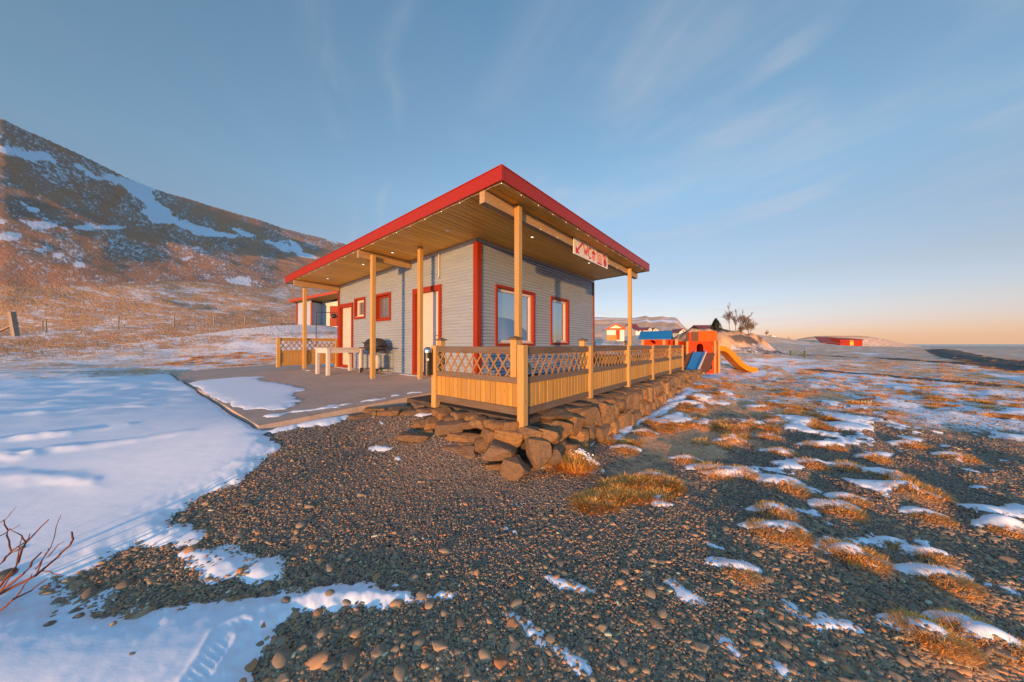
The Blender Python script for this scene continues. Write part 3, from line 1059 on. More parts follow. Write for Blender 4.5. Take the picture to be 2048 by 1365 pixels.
def snow_depth(x, y):
    """depth of the loose snow on top of the near ground, negative where there is none"""
    best = np.full(x.shape, -1.0)
    jag = fbm(x / .42, y / .42, 4, 81) * .12 + fbm(x / .07, y / .07, 3, 82) * .11
    dist = np.hypot(x, y)
    for i, p in enumerate(SNOW_XY):
        q = np.asarray(p)
        lo, hi = q.min(0) - .6, q.max(0) + .6
        m = (x > lo[0]) & (x < hi[0]) & (y > lo[1]) & (y < hi[1])
        if not m.any():
            continue
        sd = poly_sd(q, x[m], y[m])
        size = min(hi[0] - lo[0], hi[1] - lo[1]) - 1.2
        k = 1.0 if i == 0 else min(1.0, size / .6)
        sd = sd + jag[m] * (.35 + .65 * k)
        tmax = .05 if i == 0 else .028
        t = np.where(sd > 0, tmax * (1 - np.exp(-sd / (.10 if i == 0 else .06))), sd * .5)
        best[m] = np.maximum(best[m], t)
    # pads of blown snow in the lee of the grass on the open gravel
    az = np.arctan2(x, y)
    region = sstep(.20, .32, az) * sstep(3.2, 4.6, dist + fbm(x / .8, y / .8, 3, 121) * 2.0)
    pad = fbm((x - .09) / .52, (y - .13) / .52, 4, 111) + fbm(x / .10, y / .10, 3, 123) * .22 - (.175 - .10 * sstep(5.0, 9.5, dist))
    lx, ly = to_local(x, y)
    pad = np.where((region > .05) & (ly < -3.05), pad * region, -1)
    pad2 = fbm(x / .34, y / .24, 4, 131) + fbm(x / .05, y / .05, 3, 132) * .30 - .265
    pad2 = np.where((x > -.3) & (dist < 4.5), pad2, -1)
    best = np.maximum(best, np.where(pad2 > 0, .016 * (1 - np.exp(-pad2 / .05)), -1))
    best = np.maximum(best, np.where(pad > 0, .026 * (1 - np.exp(-pad / .06)), -1))
    for tx, ty, ts in TUS_XY:
        ex, ey = (x - tx - .05 * ts) / (.25 * ts), (y - ty - .12 * ts) / (.13 * ts)
        sd = 1 - np.hypot(ex + ey * .3, ey) + jag * 3.0
        best = np.maximum(best, np.where(sd > 0, .03 * (1 - np.exp(-sd / .3)), -1))
    r = np.zeros(x.shape)
    for pts, h in RIDGES:
        dd = seg_d(x, y, pts) + fbm(x / .25, y / .25, 3, 85) * .16
        r = r + h * .7 * np.exp(-(dd / .07) ** 2) * np.clip(.8 + 2.2 * fbm(x / .35, y / .35, 3, 86), 0, 1.6)
    for (hx, hy), rad, h in HEAPS:
        dd = np.hypot(x - hx, y - hy) / rad
        bump = h * np.exp(-dd ** 2) * np.clip(.9 + 1.5 * fbm(x / .12, y / .12, 3, 87), 0, 2)
        best = np.maximum(best, np.where(bump > h * .3, bump - h * .3, best))
    td = seg_d(x, y, TYRE)
    tr = sstep(.05, .035, td) * np.clip(.5 + 2.5 * fbm(x / .09, y / .09, 2, 141), 0, 1) * (.002 + .002 * np.sin((x * .35 + y) * 2 * PI / .028)) - .004 * np.exp(-((td - .058) / .012) ** 2)
    r = r - tr
    on = best > 0
    best = np.where(on, best + r + (fbm(x / 1.4, y / 2.2, 2, 88) * .018 + fbm(x / .12, y / .3, 3, 89) * .004) * np.clip(best / .04, 0, 1), best)
    return best


def in_poly_px(poly, u, v):
    return poly_sd(np.array(poly, float), u, v)


HILL_SNOW = [
    [(151, 330), (193, 354), (220, 352), (262, 358), (317, 373), (303, 382), (310, 399), (334, 413), (344, 433), (365, 444), (396, 454), (448, 468), (496, 474), (458, 475), (396, 466), (362, 458), (344, 449), (313, 447), (282, 423), (300, 420), (289, 402), (258, 385), (241, 368), (193, 359)],
    [(534, 482), (585, 492), (582, 483), (606, 502), (640, 516), (630, 523), (592, 507), (558, 497)],
    [(41, 442), (96, 445), (134, 457), (69, 456)], [(148, 452), (251, 455), (207, 458), (152, 457)],
    [(-10, 289), (34, 299), (96, 310), (110, 322), (62, 320), (34, 311), (-10, 300)], [(441, 557), (499, 557), (503, 573), (461, 566)], [(468, 459), (510, 471), (490, 474)],
    [(44, 408), (75, 420), (60, 423)], [(78, 398), (96, 403), (85, 405)], [(-20, 435), (16, 442), (0, 446)], [(-20, 472), (40, 468), (25, 480), (-20, 482)], [(60, 498), (100, 492), (80, 502)], [(100, 505), (130, 508), (118, 514)],
    [(388, 498), (420, 504), (405, 506)], [(350, 518), (385, 514), (370, 520)], [(580, 440), (640, 470), (690, 492), (660, 484), (600, 455)], [(150, 530), (165, 527), (158, 536)],
    [(300, 690), (310, 690), (305, 692)]]
FIELD_SNOW = [
    [(1560, 734), (1640, 736), (1760, 748), (1880, 766), (2080, 788), (2080, 806), (1900, 792), (1760, 770), (1650, 755), (1570, 742)],
    [(1640, 764), (1760, 780), (1900, 806), (2080, 836), (2080, 862), (1880, 840), (1760, 812), (1680, 788)],
    [(1395, 748), (1440, 743), (1520, 750), (1560, 756), (1480, 758), (1400, 754)], [(1470, 722), (1560, 716), (1640, 722), (1560, 732), (1480, 730)],
    [(1850, 724), (1960, 728), (2060, 740), (1960, 738)], [(1960, 745), (2080, 756), (2080, 768), (1990, 754)], [(1600, 728), (1680, 732), (1640, 735)], [(1700, 705), (1780, 708), (1740, 711)],
    [(1560, 683), (1600, 688), (1650, 690), (1600, 690)], [(1660, 689), (1760, 690), (1700, 692)],
    [(-600, 686), (0, 672), (120, 668), (300, 660), (450, 652), (590, 648), (680, 650), (680, 662), (560, 668), (430, 672), (300, 673), (120, 678), (0, 686), (-600, 700)],
    [(1190, 688), (1290, 690), (1285, 696), (1190, 700)]]
TRACK = [gpt(1500, 704), gpt(1560, 707), gpt(1640, 711), gpt(1800, 718), gpt(1930, 726), gpt(2080, 738)]
TRACK2 = [gpt(1640, 742), gpt(1780, 752), gpt(1900, 762), gpt(2100, 778)]
GRASS_DENSE = np.array(gp_list([(1120, 930), (1230, 865), (1330, 800), (1400, 752), (1560, 745), (1700, 760), (2080, 830), (2080, 885), (1800, 860), (1600, 860), (1500, 905), (1420, 960), (1300, 985), (1200, 985)]))
FINE_C = gpt(830, 1010)


def grass_mask(x, y):
    lx, ly = to_local(x, y)
    d, az = np.hypot(x, y), np.arctan2(x, y)
    n = fbm(x / 1.1, y / 1.1, 4, 91)
    sd = poly_sd(GRASS_DENSE, x, y)
    m = sstep(-.5, .6, sd + n * 1.3) * (.62 + n)
    far_r = sstep(8.5, 11.5, d + n * 3) * (az > 0)
    left = sstep(-2.2, .8, ly + lx * 0 + n) * (lx < -3.0) * sstep(9.3, 11.0, y * .55 + d * .45 + n * 1.5) + (az <= .25) * sstep(13, 15, d)
    left = np.maximum(left, (az < -.35) * sstep(5.0, 6.2, d + n))
    return np.clip(np.maximum(np.maximum(m, far_r), left), 0, 1)


def masks(x, y, z):
    d, az = np.hypot(x, y), np.arctan2(x, y)
    Y = np.maximum(y, .05)
    cp, sp = math.cos(PITCH), math.sin(PITCH)
    dep = np.maximum(cp * Y + sp * (z - CAM_Z), .05)
    u = 1024 + FPX * x / dep
    v = 682.5 - FPX * (-sp * Y + cp * (z - CAM_Z)) / dep
    front = y > .3
    gr = grass_mask(x, y)
    sn = np.where(az < 0, .54, .47) * sstep(5, 8.5, d)
    sn = np.where((d > 40) & (az > .2), .45, sn)
    for p in FIELD_SNOW:
        sd = in_poly_px(p, u, v)
        sn = np.where(front & (sd > -4), np.maximum(sn, np.clip(.55 + sd * .16, 0, 1.1)), sn)
    dep_s = snow_depth(x, y)
    sn = np.where(d < 22, np.maximum(sn * np.where(az < 0, sstep(5, 8.5, d), sstep(7, 10, d)), np.where(dep_s > .004, 1.0, 0)), sn)
    di = np.zeros(x.shape)
    for pts, wd in ((TRACK, .8), (TRACK2, .5)):
        di = np.maximum(di, sstep(wd * 1.6, wd * .6, seg_d(x, y, pts)))
    a, bb = np.array([90.0, 66.0]), np.array([33.0, 19.5])
    di = np.maximum(di, sstep(2.9, 1.6, seg_d(x, y, [a, bb])) * (d < 130))
    sn = sn * (1 - .9 * di)
    return u, v, sn, gr, di


def polar(az, rad):
    A, R_ = np.meshgrid(az, rad)
    x, y = R_ * np.sin(A), R_ * np.cos(A)
    n, mm = len(az), len(rad)
    i = np.arange((n - 1) * (mm - 1))
    r, c = i // (n - 1), i % (n - 1)
    q = np.stack([r * n + c, r * n + c + 1, (r + 1) * n + c + 1, (r + 1) * n + c], 1)
    return x.ravel(), y.ravel(), q[:, ::-1]


def build_terrain():
    vis = np.radians(66)
    az = np.concatenate([np.linspace(-PI, -vis, 70)[:-1], np.linspace(-vis, vis, 640), np.linspace(vis, PI, 70)[1:]])
    rad = np.concatenate([[0.0], np.geomspace(.35, 26, 215)])
    x, y, q = polar(az, rad)
    z = ground(x, y)
    u, v, sn, gr, di = masks(x, y, z)
    me = np_mesh('ground', np.stack([x, y, z], 1), q, M['ground'], attrs={'snow': sn, 'grass': gr, 'dirt': di})
    gobj = put('ground', me)
    tag(gobj, 'dark beach gravel with straw grass and thin snow round the cabin', 'ground', kind='structure')
    # beyond: open field on the right and behind, snow-streaked hillside on the left
    far = np.concatenate([np.geomspace(26, 520, 250), np.geomspace(540, 5200, 40)])
    azl = np.radians(10.0)
    for name, a, label, cat, mt in (
            ('hillside', az[(az <= azl)], 'tall brown hillside streaked with snow behind the cabin', 'hill', M['hill']),
            ('field', az[(az >= azl - .0045)], 'flat straw coloured field with thin snow running out to the sea', 'field', M['ground'])):
        x, y, q = polar(a, far)
        z = ground(x, y)
        u, v, sn, gr, di = masks(x, y, z)
        d = np.hypot(x, y)
        attrs = {'snow': sn, 'grass': np.ones_like(sn), 'dirt': di}
        if name == 'hillside':
            aa = np.arctan2(x, y)
            E = np.maximum(_sil(SIL_L, True, aa), .01)
            el = (z - CAM_Z) / np.maximum(d, 1)
            hh = np.clip(el / E, -.2, 1.3)
            low = sstep(.34, .24, el / .5 + fbm(x / 30, y / 30, 3, 95) * .10) if False else sstep(545, 590, v + fbm(x / 14, y / 14, 4, 95) * 34)
            low = np.where(y > .3, low, sstep(.3, .2, hh))
            s = .325 + .05 * hh + fbm(x / 40, y / 40, 4, 97) * .22
            s = np.where(low > .5, .44 + fbm(x / 9, y / 9, 4, 98) * .30, s)
            warp = fbm(u / 22, v / 9, 4, 99) * 16
            for p in HILL_SNOW:
                sd = in_poly_px(p, u, v) + warp
                s = np.where((y > .3) & (sd > -4), np.maximum(s, np.clip(.7 + sd * .14, 0, 1.4)), s)
            s = np.where(d < 31, np.maximum(s, sn), s)
            attrs = {'snow': s, 'low': low, 'ha': aa, 'hh': hh}
        else:
            fh = sstep(2, 6, z) * sstep(200, 260, d)
            attrs['snow'] = np.where(fh > .3, .42 + fbm(x / 40, y / 25, 4, 96) * .9, sn)
            attrs['snow'] = np.where((d > 700) & (np.arctan2(x, y) > 1.0), .58, attrs['snow'])
            r = np.hypot((x - 31.5) / 7.0, (y - 48) / 11.0)
            attrs['snow'] = np.where(r < 1.0, np.where((z > .9), .12, .45), attrs['snow'])
            attrs['dirt'] = np.where((r < 1.1) & (z > .2), .48 + fbm(x / 2.2, y / 1.2, 4, 133) * 1.3, attrs['dirt'])
        me = np_mesh(name, np.stack([x, y, z], 1), q, mt, attrs=attrs)
        tag(put(name, me), label, cat, kind='structure')
    # sea
    azs = np.radians(np.linspace(20, 340, 90))
    x, y, q = polar(azs, np.geomspace(380, 40000, 24))
    me = np_mesh('sea', np.stack([x, y, np.full_like(x, -3.0)], 1), q, M['sea'], smooth=False)
    tag(put('sea', me), 'thin dark blue strip of sea along the horizon', 'sea', kind='structure')
    return gobj


GROUND = build_terrain()


def build_snow():
    az = np.linspace(math.radians(-84), math.radians(80), 900)
    rad = np.geomspace(.8, 13.5, 340)
    x, y, q = polar(az, rad)
    dep = snow_depth(x, y)
    lx, ly = to_local(x, y)
    out = (lx > -3.9) & (ly > -.27) & (ly < 10.9)
    dep = np.where(out, -1, dep)
    dep = np.where((lx > -1.97) & (ly > -2.76), -1, dep)
    fade = 1 - sstep(11.5, 13.3, np.hypot(x, y))
    z = ground(x, y) + np.where(dep > 0, np.maximum(dep * fade, .004), np.maximum(dep, -.03))
    keep = (dep[q] > -.03).any(1) & (dep[q] > -.9).all(1)
    q = q[keep]
    used = np.unique(q)
    remap = np.full(len(x), -1)
    remap[used] = np.arange(len(used))
    me = np_mesh('snow', np.stack([x, y, z], 1)[used], remap[q], M['snow'])
    tag(put('snow', me), 'drifts and patches of wind-packed snow on the gravel', 'snow', kind='stuff')


build_snow()


# ------------------------------------------------------------------ paving and porch floor
SLOPE = 0.04


def build_paving():
    m = MB()
    nx, ny = 12, 30
    xs, ys = np.linspace(-3.9, 0.0, nx), np.linspace(-.30, 10.85, ny)
    top = [(float(a), float(b), SLOPE * float(a)) for b in ys for a in xs]
    m.add(top, [(j * nx + i, j * nx + i + 1, (j + 1) * nx + i + 1, (j + 1) * nx + i) for j in range(ny - 1) for i in range(nx - 1)])
    m.hexa([(-3.9, -.30, -.45), (0, -.30, -.35), (0, 10.85, -.35), (-3.9, 10.85, -.45), (-3.9, -.30, -.16), (0, -.30, -.004), (0, 10.85, -.004), (-3.9, 10.85, -.16)])
    o = m.build('pavement', M['slab'], None, (C0[0], C0[1], 0), (0, 0, TH))
    tag(o, 'worn brown concrete paving in front of the cabin doors', 'paving', kind='structure')
    m = MB()
    m.box(-1.93, 6.98, -2.74, -.001, -.72, -.10)
    o = m.build('porch_floor', M['earth'], None, (C0[0], C0[1], 0), (0, 0, TH))
    tag(o, 'earth floor of the porch behind the lattice fence', 'floor', kind='structure')
    # thin snow lying on the slab
    poly = [(375, 768), (395, 763), (429, 759), (480, 755), (541, 752.5), (520, 757), (517, 763), (540, 765), (561, 767.5), (582, 771), (600, 776), (610, 781), (590, 785), (582, 790), (586, 797), (593, 803), (580, 806), (588, 812), (570, 818), (550, 820), (530, 816), (509, 819), (490, 822), (473, 818), (455, 810), (440, 804), (405, 785)]

    def slab_xy(u, v):
        z = -.08
        for _ in range(12):
            lx, ly = to_local(*onz(u, v, z))
            z = SLOPE * min(lx, 0)
        return lx, ly
    P = np.array([slab_xy(*p) for p in poly])
    gx, gy = np.meshgrid(np.linspace(-3.9, -.2, 190), np.linspace(-.3, 8, 330))
    sd = poly_sd(P, gx, gy) + fbm(gx / .5, gy / .9, 4, 101) * .30 + fbm(gx / .09, gy / .16, 3, 102) * .10
    strip = seg_d(gx, gy, [(-3.7, .15), (-2.6, -.02), (-1.6, -.05)]) + fbm(gx / .14, gy / .1, 3, 103) * .30
    sd = np.maximum(sd, .045 - strip)
    wall = .10 - np.abs(gx + .12) + fbm(gx / .3, gy / .5, 3, 104) * .22
    sd = np.maximum(sd, np.where((gy > .8) & (gy < 7), wall, -1))
    sp = .05 - np.hypot((gx + 1.15) * 1.3, gy - 6.5) + fbm(gx / .2, gy / .2, 3, 105) * .25
    sd = np.maximum(sd, sp)
    z = SLOPE * gx + np.where(sd > 0, .004 + .016 * (1 - np.exp(-sd / .09)), np.maximum(sd * .3, -.02))
    n, mm = gx.shape[1], gx.shape[0]
    i = np.arange((n - 1) * (mm - 1))
    r, c = i // (n - 1), i % (n - 1)
    q = np.stack([r * n + c, r * n + c + 1, (r + 1) * n + c + 1, (r + 1) * n + c], 1)
    q = q[(sd.ravel()[q] > -.02).any(1)]
    used = np.unique(q)
    remap = np.full(gx.size, -1)
    remap[used] = np.arange(len(used))
    me = np_mesh('paving_snow', np.stack([gx.ravel(), gy.ravel(), z.ravel()], 1)[used], remap[q], M['snow'])
    tag(put('paving_snow', me, None, (C0[0], C0[1], 0), (0, 0, TH)), 'thin ragged sheet of snow left on the concrete paving', 'snow', kind='stuff')


build_paving()


# ------------------------------------------------------------------ service building
Z0, RS = 3.134, 0.0334
BW, BD = 5.945, 7.06


def sof(y):
    return Z0 - RS * y


PITCH_W, AMP = 0.076, 0.013


def corr_rect(m, a0, a1, z0, z1, fn):
    """corrugated strip: a runs along the wall, ridges are level; fn(a, off, z) -> xyz"""
    step = PITCH_W / 6
    zs = [z0] + [k * step for k in range(math.ceil(z0 / step + 1e-6), math.floor(z1 / step - 1e-6) + 1)] + [z1]
    off = [AMP * math.cos(2 * PI * z / PITCH_W) for z in zs]
    vs = [p for z, o in zip(zs, off) for p in (fn(a0, o, z), fn(a1, o, z))]
    m.add(vs, [(2 * i, 2 * i + 1, 2 * i + 3, 2 * i + 2) for i in range(len(zs) - 1)])


def corr_wall(m, a0, a1, ztop, holes, fn):
    cuts = sorted({a0, a1, *[h[0] for h in holes], *[h[1] for h in holes]})
    extra = []
    for p, q in zip(cuts[:-1], cuts[1:]):
        k = max(1, int((q - p) / 0.9))
        extra += [p + (q - p) * i / k for i in range(k)]
    cuts = extra + [cuts[-1]]
    for p, q in zip(cuts[:-1], cuts[1:]):
        mid = (p + q) / 2
        spans = [(0.0, ztop(mid))]
        for h in holes:
            if h[0] < mid < h[1]:
                new = []
                for s0, s1 in spans:
                    if h[2] > s0 + 1e-4:
                        new.append((s0, min(h[2], s1)))
                    if h[3] < s1 - 1e-4:
                        new.append((max(h[3], s0), s1))
                spans = new
        for s0, s1 in spans:
            corr_rect(m, p, q, s0, s1, fn)


B = empty('service_building', (C0[0], C0[1], 0), TH)
tag(B, 'grey corrugated service cabin with red trim and wide timber eaves', 'building')

WIN_F = [(0.63, 2.13, 0.80, 2.17), (3.05, 4.04, 0.83, 2.18)]                    # front: x0 x1 z0 z1 (openings)
WIN_L = [(5.13, 5.78, 1.68, 2.28), (3.60, 4.39, 1.54, 2.28)]                    # left: y0 y1 z0 z1
DOORS = [(1.29, 2.37, 0.07, 2.21), (6.00, 6.96, 0.07, 2.16)]


def build_walls():
    m = MB()
    corr_wall(m, 0.0, BW, lambda a: Z0 + .04, WIN_F, lambda a, o, z: (a, -o, z))
    m.build('wall_cladding', M['corrugated'], B, smooth=True, fix=False)
    m = MB()
    corr_wall(m, 0.0, BD, lambda a: sof(a) + .05, WIN_L + DOORS, lambda a, o, z: (-o, a, z))
    m.build('wall_cladding', M['corrugated'], B, smooth=True, fix=False)
    m = MB()
    corr_wall(m, 0.0, BD, lambda a: sof(a) + .05, [], lambda a, o, z: (BW + o, a, z))
    m.build('wall_cladding', M['corrugated'], B, smooth=True, fix=False)
    m = MB()
    corr_wall(m, 0.0, BW, lambda a: sof(BD) + .05, [], lambda a, o, z: (a, BD + o, z))
    m.build('wall_cladding', M['corrugated'], B, smooth=True, fix=False)
    # inner core so that nothing shows through the openings
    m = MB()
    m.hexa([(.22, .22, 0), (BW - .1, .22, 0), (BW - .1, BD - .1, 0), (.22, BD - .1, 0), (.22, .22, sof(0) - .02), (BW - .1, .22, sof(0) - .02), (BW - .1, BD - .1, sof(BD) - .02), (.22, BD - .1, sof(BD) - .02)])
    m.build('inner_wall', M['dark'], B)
    # corner trims
    def corner(x, y, sx, sy, w=.115, t=.018):
        mm = MB()
        zt = sof(y) - .045
        xo, yo = x + sx * (AMP + .006), y + sy * (AMP + .006)
        mm.box(min(xo, xo + sx * t), max(xo, xo + sx * t), min(yo + sy * t, yo - sy * w), max(yo + sy * t, yo - sy * w), .0, zt)
        mm.box(min(xo - sx * .001, xo - sx * w), max(xo - sx * .001, xo - sx * w), min(yo, yo + sy * t), max(yo, yo + sy * t), .0, zt)
        mm.build('corner_trim', M['red'], B)
    corner(0, 0, -1, -1)
    corner(BW, 0, 1, -1, .06)
    corner(0, BD, -1, 1, .06)
    corner(BW, BD, 1, 1, .06)
    # zinc flashing strip under the soffit
    m = MB()
    m.hexa([(-.045, -.02, sof(0) - .07), (-.02, -.02, sof(0) - .07), (-.02, BD, sof(BD) - .07), (-.045, BD, sof(BD) - .07), (-.045, -.02, sof(0) - .004), (-.02, -.02, sof(0) - .004), (-.02, BD, sof(BD) - .004), (-.045, BD, sof(BD) - .004)])
    m.build('eaves_flashing', M['zinc'], B)
    m = MB()
    m.box(-.019, BW + .02, -.045, -.022, sof(0) - .075, sof(0) - .004)
    m.build('eaves_flashing', M['zinc'], B)
    # pipe on the wall by the corner
    m = MB()
    m.tube([(-.035, 1.305, sof(1.3) - .01), (-.035, 1.305, 2.47)], .016, 10)
    m.tube([(-.035, 1.305, 2.475), (-.05, 1.305, 2.44)], .02, 10)
    m.build('vent_pipe', M['white'], B, smooth=True)


def ring(m, fn, a0, a1, z0, z1, w, d0, d1, wt=None):
    """rectangular frame with border w between depths d0 and d1; fn(a, d, z)"""
    wt = w if wt is None else wt
    for p, q, r, s in ((a0, a0 + w, z0, z1), (a1 - w, a1, z0, z1), (a0 + w, a1 - w, z0, z0 + wt), (a0 + w, a1 - w, z1 - wt, z1)):
        vs = [fn(p, d0, r), fn(q, d0, r), fn(q, d1, r), fn(p, d1, r), fn(p, d0, s), fn(q, d0, s), fn(q, d1, s), fn(p, d1, s)]
        m.hexa(vs)


def front(a, d, z):
    return (a, d, z)


def leftf(a, d, z):
    return (d, a, z)


def window(fn, a0, a1, z0, z1, name, trim=.075, inner='white'):
    m = MB()
    ring(m, fn, a0 - .045, a1 + .045, z0 - .045, z1 + .045, .045, -.034, .004)          # trim on the cladding
    ring(m, fn, a0, a1, z0, z1, .022, -.030, .12)                                       # reveal
    o = m.build(name, M['red'], B)
    f = MB()
    ring(f, fn, a0 + .022, a1 - .022, z0 + .022, z1 - .022, .075 if inner == 'white' else .05, .055, .115)
    f.build('frame', M['white' if inner == 'white' else 'red'], o)
    p = MB()
    k = .09
    vs = [fn(a0 + k - .03, .085, z0 + k - .03), fn(a1 - k + .03, .085, z0 + k - .03), fn(a1 - k + .03, .097, z0 + k - .03), fn(a0 + k - .03, .097, z0 + k - .03)]
    vs += [fn(a0 + k - .03, .085, z1 - k + .03), fn(a1 - k + .03, .085, z1 - k + .03), fn(a1 - k + .03, .097, z1 - k + .03), fn(a0 + k - .03, .097, z1 - k + .03)]
    p.hexa(vs)
    p.build('pane', M['glass'], o)
    if inner == 'white':
        s = MB()
        q0, q1 = a0 + .025, a1 - .025
        s.hexa([fn(q0, -.02, z0 + .022), fn(q1, -.02, z0 + .022), fn(q1, .054, z0 + .026), fn(q0, .054, z0 + .026), fn(q0, -.02, z0 + .036), fn(q1, -.02, z0 + .036), fn(q1, .054, z0 + .05), fn(q0, .054, z0 + .05)])
        s.build('sill', M['white'], o)
    return o


def build_openings():
    for w in WIN_F:
        window(front, *w, 'window')
    window(leftf, *WIN_L[0], 'window', inner='white')
    window(leftf, *WIN_L[1], 'window', inner='red')
    for a0, a1, z0, z1 in DOORS:
        m = MB()
        ring(m, leftf, a0 - .06, a1 + .06, -.03, z1 + .06, .06, -.036, .004)
        ring(m, leftf, a0, a1, 0.0, z1, .045, -.030, .13, .07)
        d = m.build('door', M['red'], B)
        f = MB()
        f.box(.07, .105, a0 + .047, a1 - .047, .074, z1 - .048, .003)
        ring(f, leftf, a0 + .10, a1 - .10, .16, .80, .012, .062, .0695)
        ring(f, leftf, a0 + .10, a1 - .10, .92, z1 - .12, .012, .062, .0695)
        f.build('leaf', M['white'], d)
        h = MB()
        h.tube([(.068, a0 + .12, 1.02), (.03, a0 + .12, 1.02), (.03, a0 + .23, 1.02)], .009, 8)
        h.box(.06, .0695, a0 + .10, a0 + .14, .96, 1.08)
        h.build('handle', M['steel'], d, smooth=True)


RX0, RX1, RY0, RY1, FH = -1.463, 5.93, -1.977, 7.753, 0.205


def build_roof():
    m = MB()
    z = lambda y, k: sof(y) + k
    m.hexa([(RX0 + .03, RY0 + .03, z(RY0, .024)), (RX1 - .03, RY0 + .03, z(RY0, .024)), (RX1 - .03, RY1 - .03, z(RY1, .024)), (RX0 + .03, RY1 - .03, z(RY1, .024)),
            (RX0 + .03, RY0 + .03, z(RY0, FH - .01)), (RX1 - .03, RY0 + .03, z(RY0, FH - .01)), (RX1 - .03, RY1 - .03, z(RY1, FH - .01)), (RX0 + .03, RY1 - .03, z(RY1, FH - .01))])
    roof = m.build('roof', M['dark'], B)
    # fascia sheets, folded over the edge with a small drip lip
    t = .022
    for (xa, ya), (xb, yb), (nx, ny) in (((RX0, RY0), (RX1, RY0), (0, 1)), ((RX0, RY0), (RX0, RY1), (1, 0)), ((RX1, RY0), (RX1, RY1), (-1, 0)), ((RX0, RY1), (RX1, RY1), (0, -1))):
        f = MB()
        for k0, k1, th, ins in ((-.002, FH, t, 0.0), (FH, FH + .014, .06, -.008), (-.012, -.002, .03, -.006)):
            if ny:
                f.hexa([(xa + .0005, ya + ny * ins, z(ya, k0)), (xb - .0005, yb + ny * ins, z(yb, k0)), (xb - .0005, yb + ny * (ins + th), z(yb, k0)), (xa + .0005, ya + ny * (ins + th), z(ya, k0)),
                        (xa + .0005, ya + ny * ins, z(ya, k1)), (xb - .0005, yb + ny * ins, z(yb, k1)), (xb - .0005, yb + ny * (ins + th), z(yb, k1)), (xa + .0005, ya + ny * (ins + th), z(ya, k1))])
            else:
                e = t + .001
                f.hexa([(xa + nx * ins, ya + e, z(ya, k0)), (xa + nx * (ins + th), ya + e, z(ya, k0)), (xb + nx * (ins + th), yb - e, z(yb, k0)), (xb + nx * ins, yb - e, z(yb, k0)),
                        (xa + nx * ins, ya + e, z(ya, k1)), (xa + nx * (ins + th), ya + e, z(ya, k1)), (xb + nx * (ins + th), yb - e, z(yb, k1)), (xb + nx * ins, yb - e, z(yb, k1))])
        f.build('fascia', M['fascia'], roof)
    # corner seam of the fascia
    f = MB()
    f.box(RX0 - .006, RX0 + .05, RY0 - .006, RY0 + .05, sof(RY0) - .004, sof(RY0) + FH + .016)
    f.build('fascia_corner', M['fascia'], roof)
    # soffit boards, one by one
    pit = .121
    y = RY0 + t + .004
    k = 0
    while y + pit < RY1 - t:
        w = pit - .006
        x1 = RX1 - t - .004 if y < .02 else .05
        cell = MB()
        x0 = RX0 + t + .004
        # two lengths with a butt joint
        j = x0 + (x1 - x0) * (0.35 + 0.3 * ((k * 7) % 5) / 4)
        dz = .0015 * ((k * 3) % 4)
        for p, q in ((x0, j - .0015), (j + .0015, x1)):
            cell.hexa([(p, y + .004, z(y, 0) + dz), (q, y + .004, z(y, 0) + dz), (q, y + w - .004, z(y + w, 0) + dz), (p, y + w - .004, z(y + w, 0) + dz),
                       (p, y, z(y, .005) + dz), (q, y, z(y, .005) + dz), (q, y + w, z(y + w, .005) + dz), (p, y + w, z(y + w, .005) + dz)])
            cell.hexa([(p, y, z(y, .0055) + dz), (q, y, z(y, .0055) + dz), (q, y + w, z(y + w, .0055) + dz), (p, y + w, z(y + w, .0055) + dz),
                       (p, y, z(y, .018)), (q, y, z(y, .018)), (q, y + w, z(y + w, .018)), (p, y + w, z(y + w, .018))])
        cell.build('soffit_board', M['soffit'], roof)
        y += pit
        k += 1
    # recessed lamps in the soffit
    for lx, ly in ((-.75, .1), (-.75, 2.2), (-.75, 3.7), (-.75, 6.1), (.75, -.95), (3.6, -.95)):
        m = MB()
        m.lathe([(.05, -.006), (.055, -.006), (.055, .0), (.03, .0)], 16, (lx, ly, sof(ly)))
        lamp = m.build('ceiling_lamp', M['steel'], roof, smooth=True)
        if not (lx < 0 and ly < .2):
            m = MB()
            m.lathe([(.0, -.0085), (.026, -.0085), (.026, -.0062), (.0, -.0062)], 14, (lx, ly, sof(ly)))
            m.build('bulb', M['lamp'], lamp)
    # beams
    m = MB()
    m.hexa([(-1.43, -1.60, sof(-1.6) - .20), (5.90, -1.60, sof(-1.6) - .20), (5.90, -1.49, sof(-1.49) - .20), (-1.43, -1.49, sof(-1.49) - .20), (-1.43, -1.60, sof(-1.6) - .001), (5.90, -1.60, sof(-1.6) - .001), (5.90, -1.49, sof(-1.49) - .001), (-1.43, -1.49, sof(-1.49) - .001)])
    m.build('porch_beam', M['beam_x'], B)
    for by in (2.56, 7.0):
        m = MB()
        m.box(-1.43, -.03, by - .035, by + .035, sof(by + .04) - .20, sof(by + .04) - .001)
        m.build('porch_beam', M['beam_x'], B)
    # posts
    posts = [(-.66, -1.655, -.10, sof(-1.6) - .0), (4.98, -1.655, -.10, sof(-1.6)), (-1.10, 2.47, SLOPE * -1.1, sof(2.56) - .08), (-.52, 1.37, SLOPE * -.52, sof(1.37)), (-1.08, 7.09, SLOPE * -1.08, sof(7.0) - .07)]
    for i, (x, y, zb, zt) in enumerate(posts):
        m = MB()
        h = .05
        zt2 = zt - .006
        m.box(x - h, x + h, y - h, y + h, zb + .03, zt2, .006)
        p = m.build('porch_post', M['post'], B)
        s = MB()
        s.box(x - h + .012, x + h - .012, y - h + .012, y + h - .012, zb - .12, zb + .0295)
        s.build('post_shoe', M['zinc'], p)


build_walls()
build_openings()
build_roof()


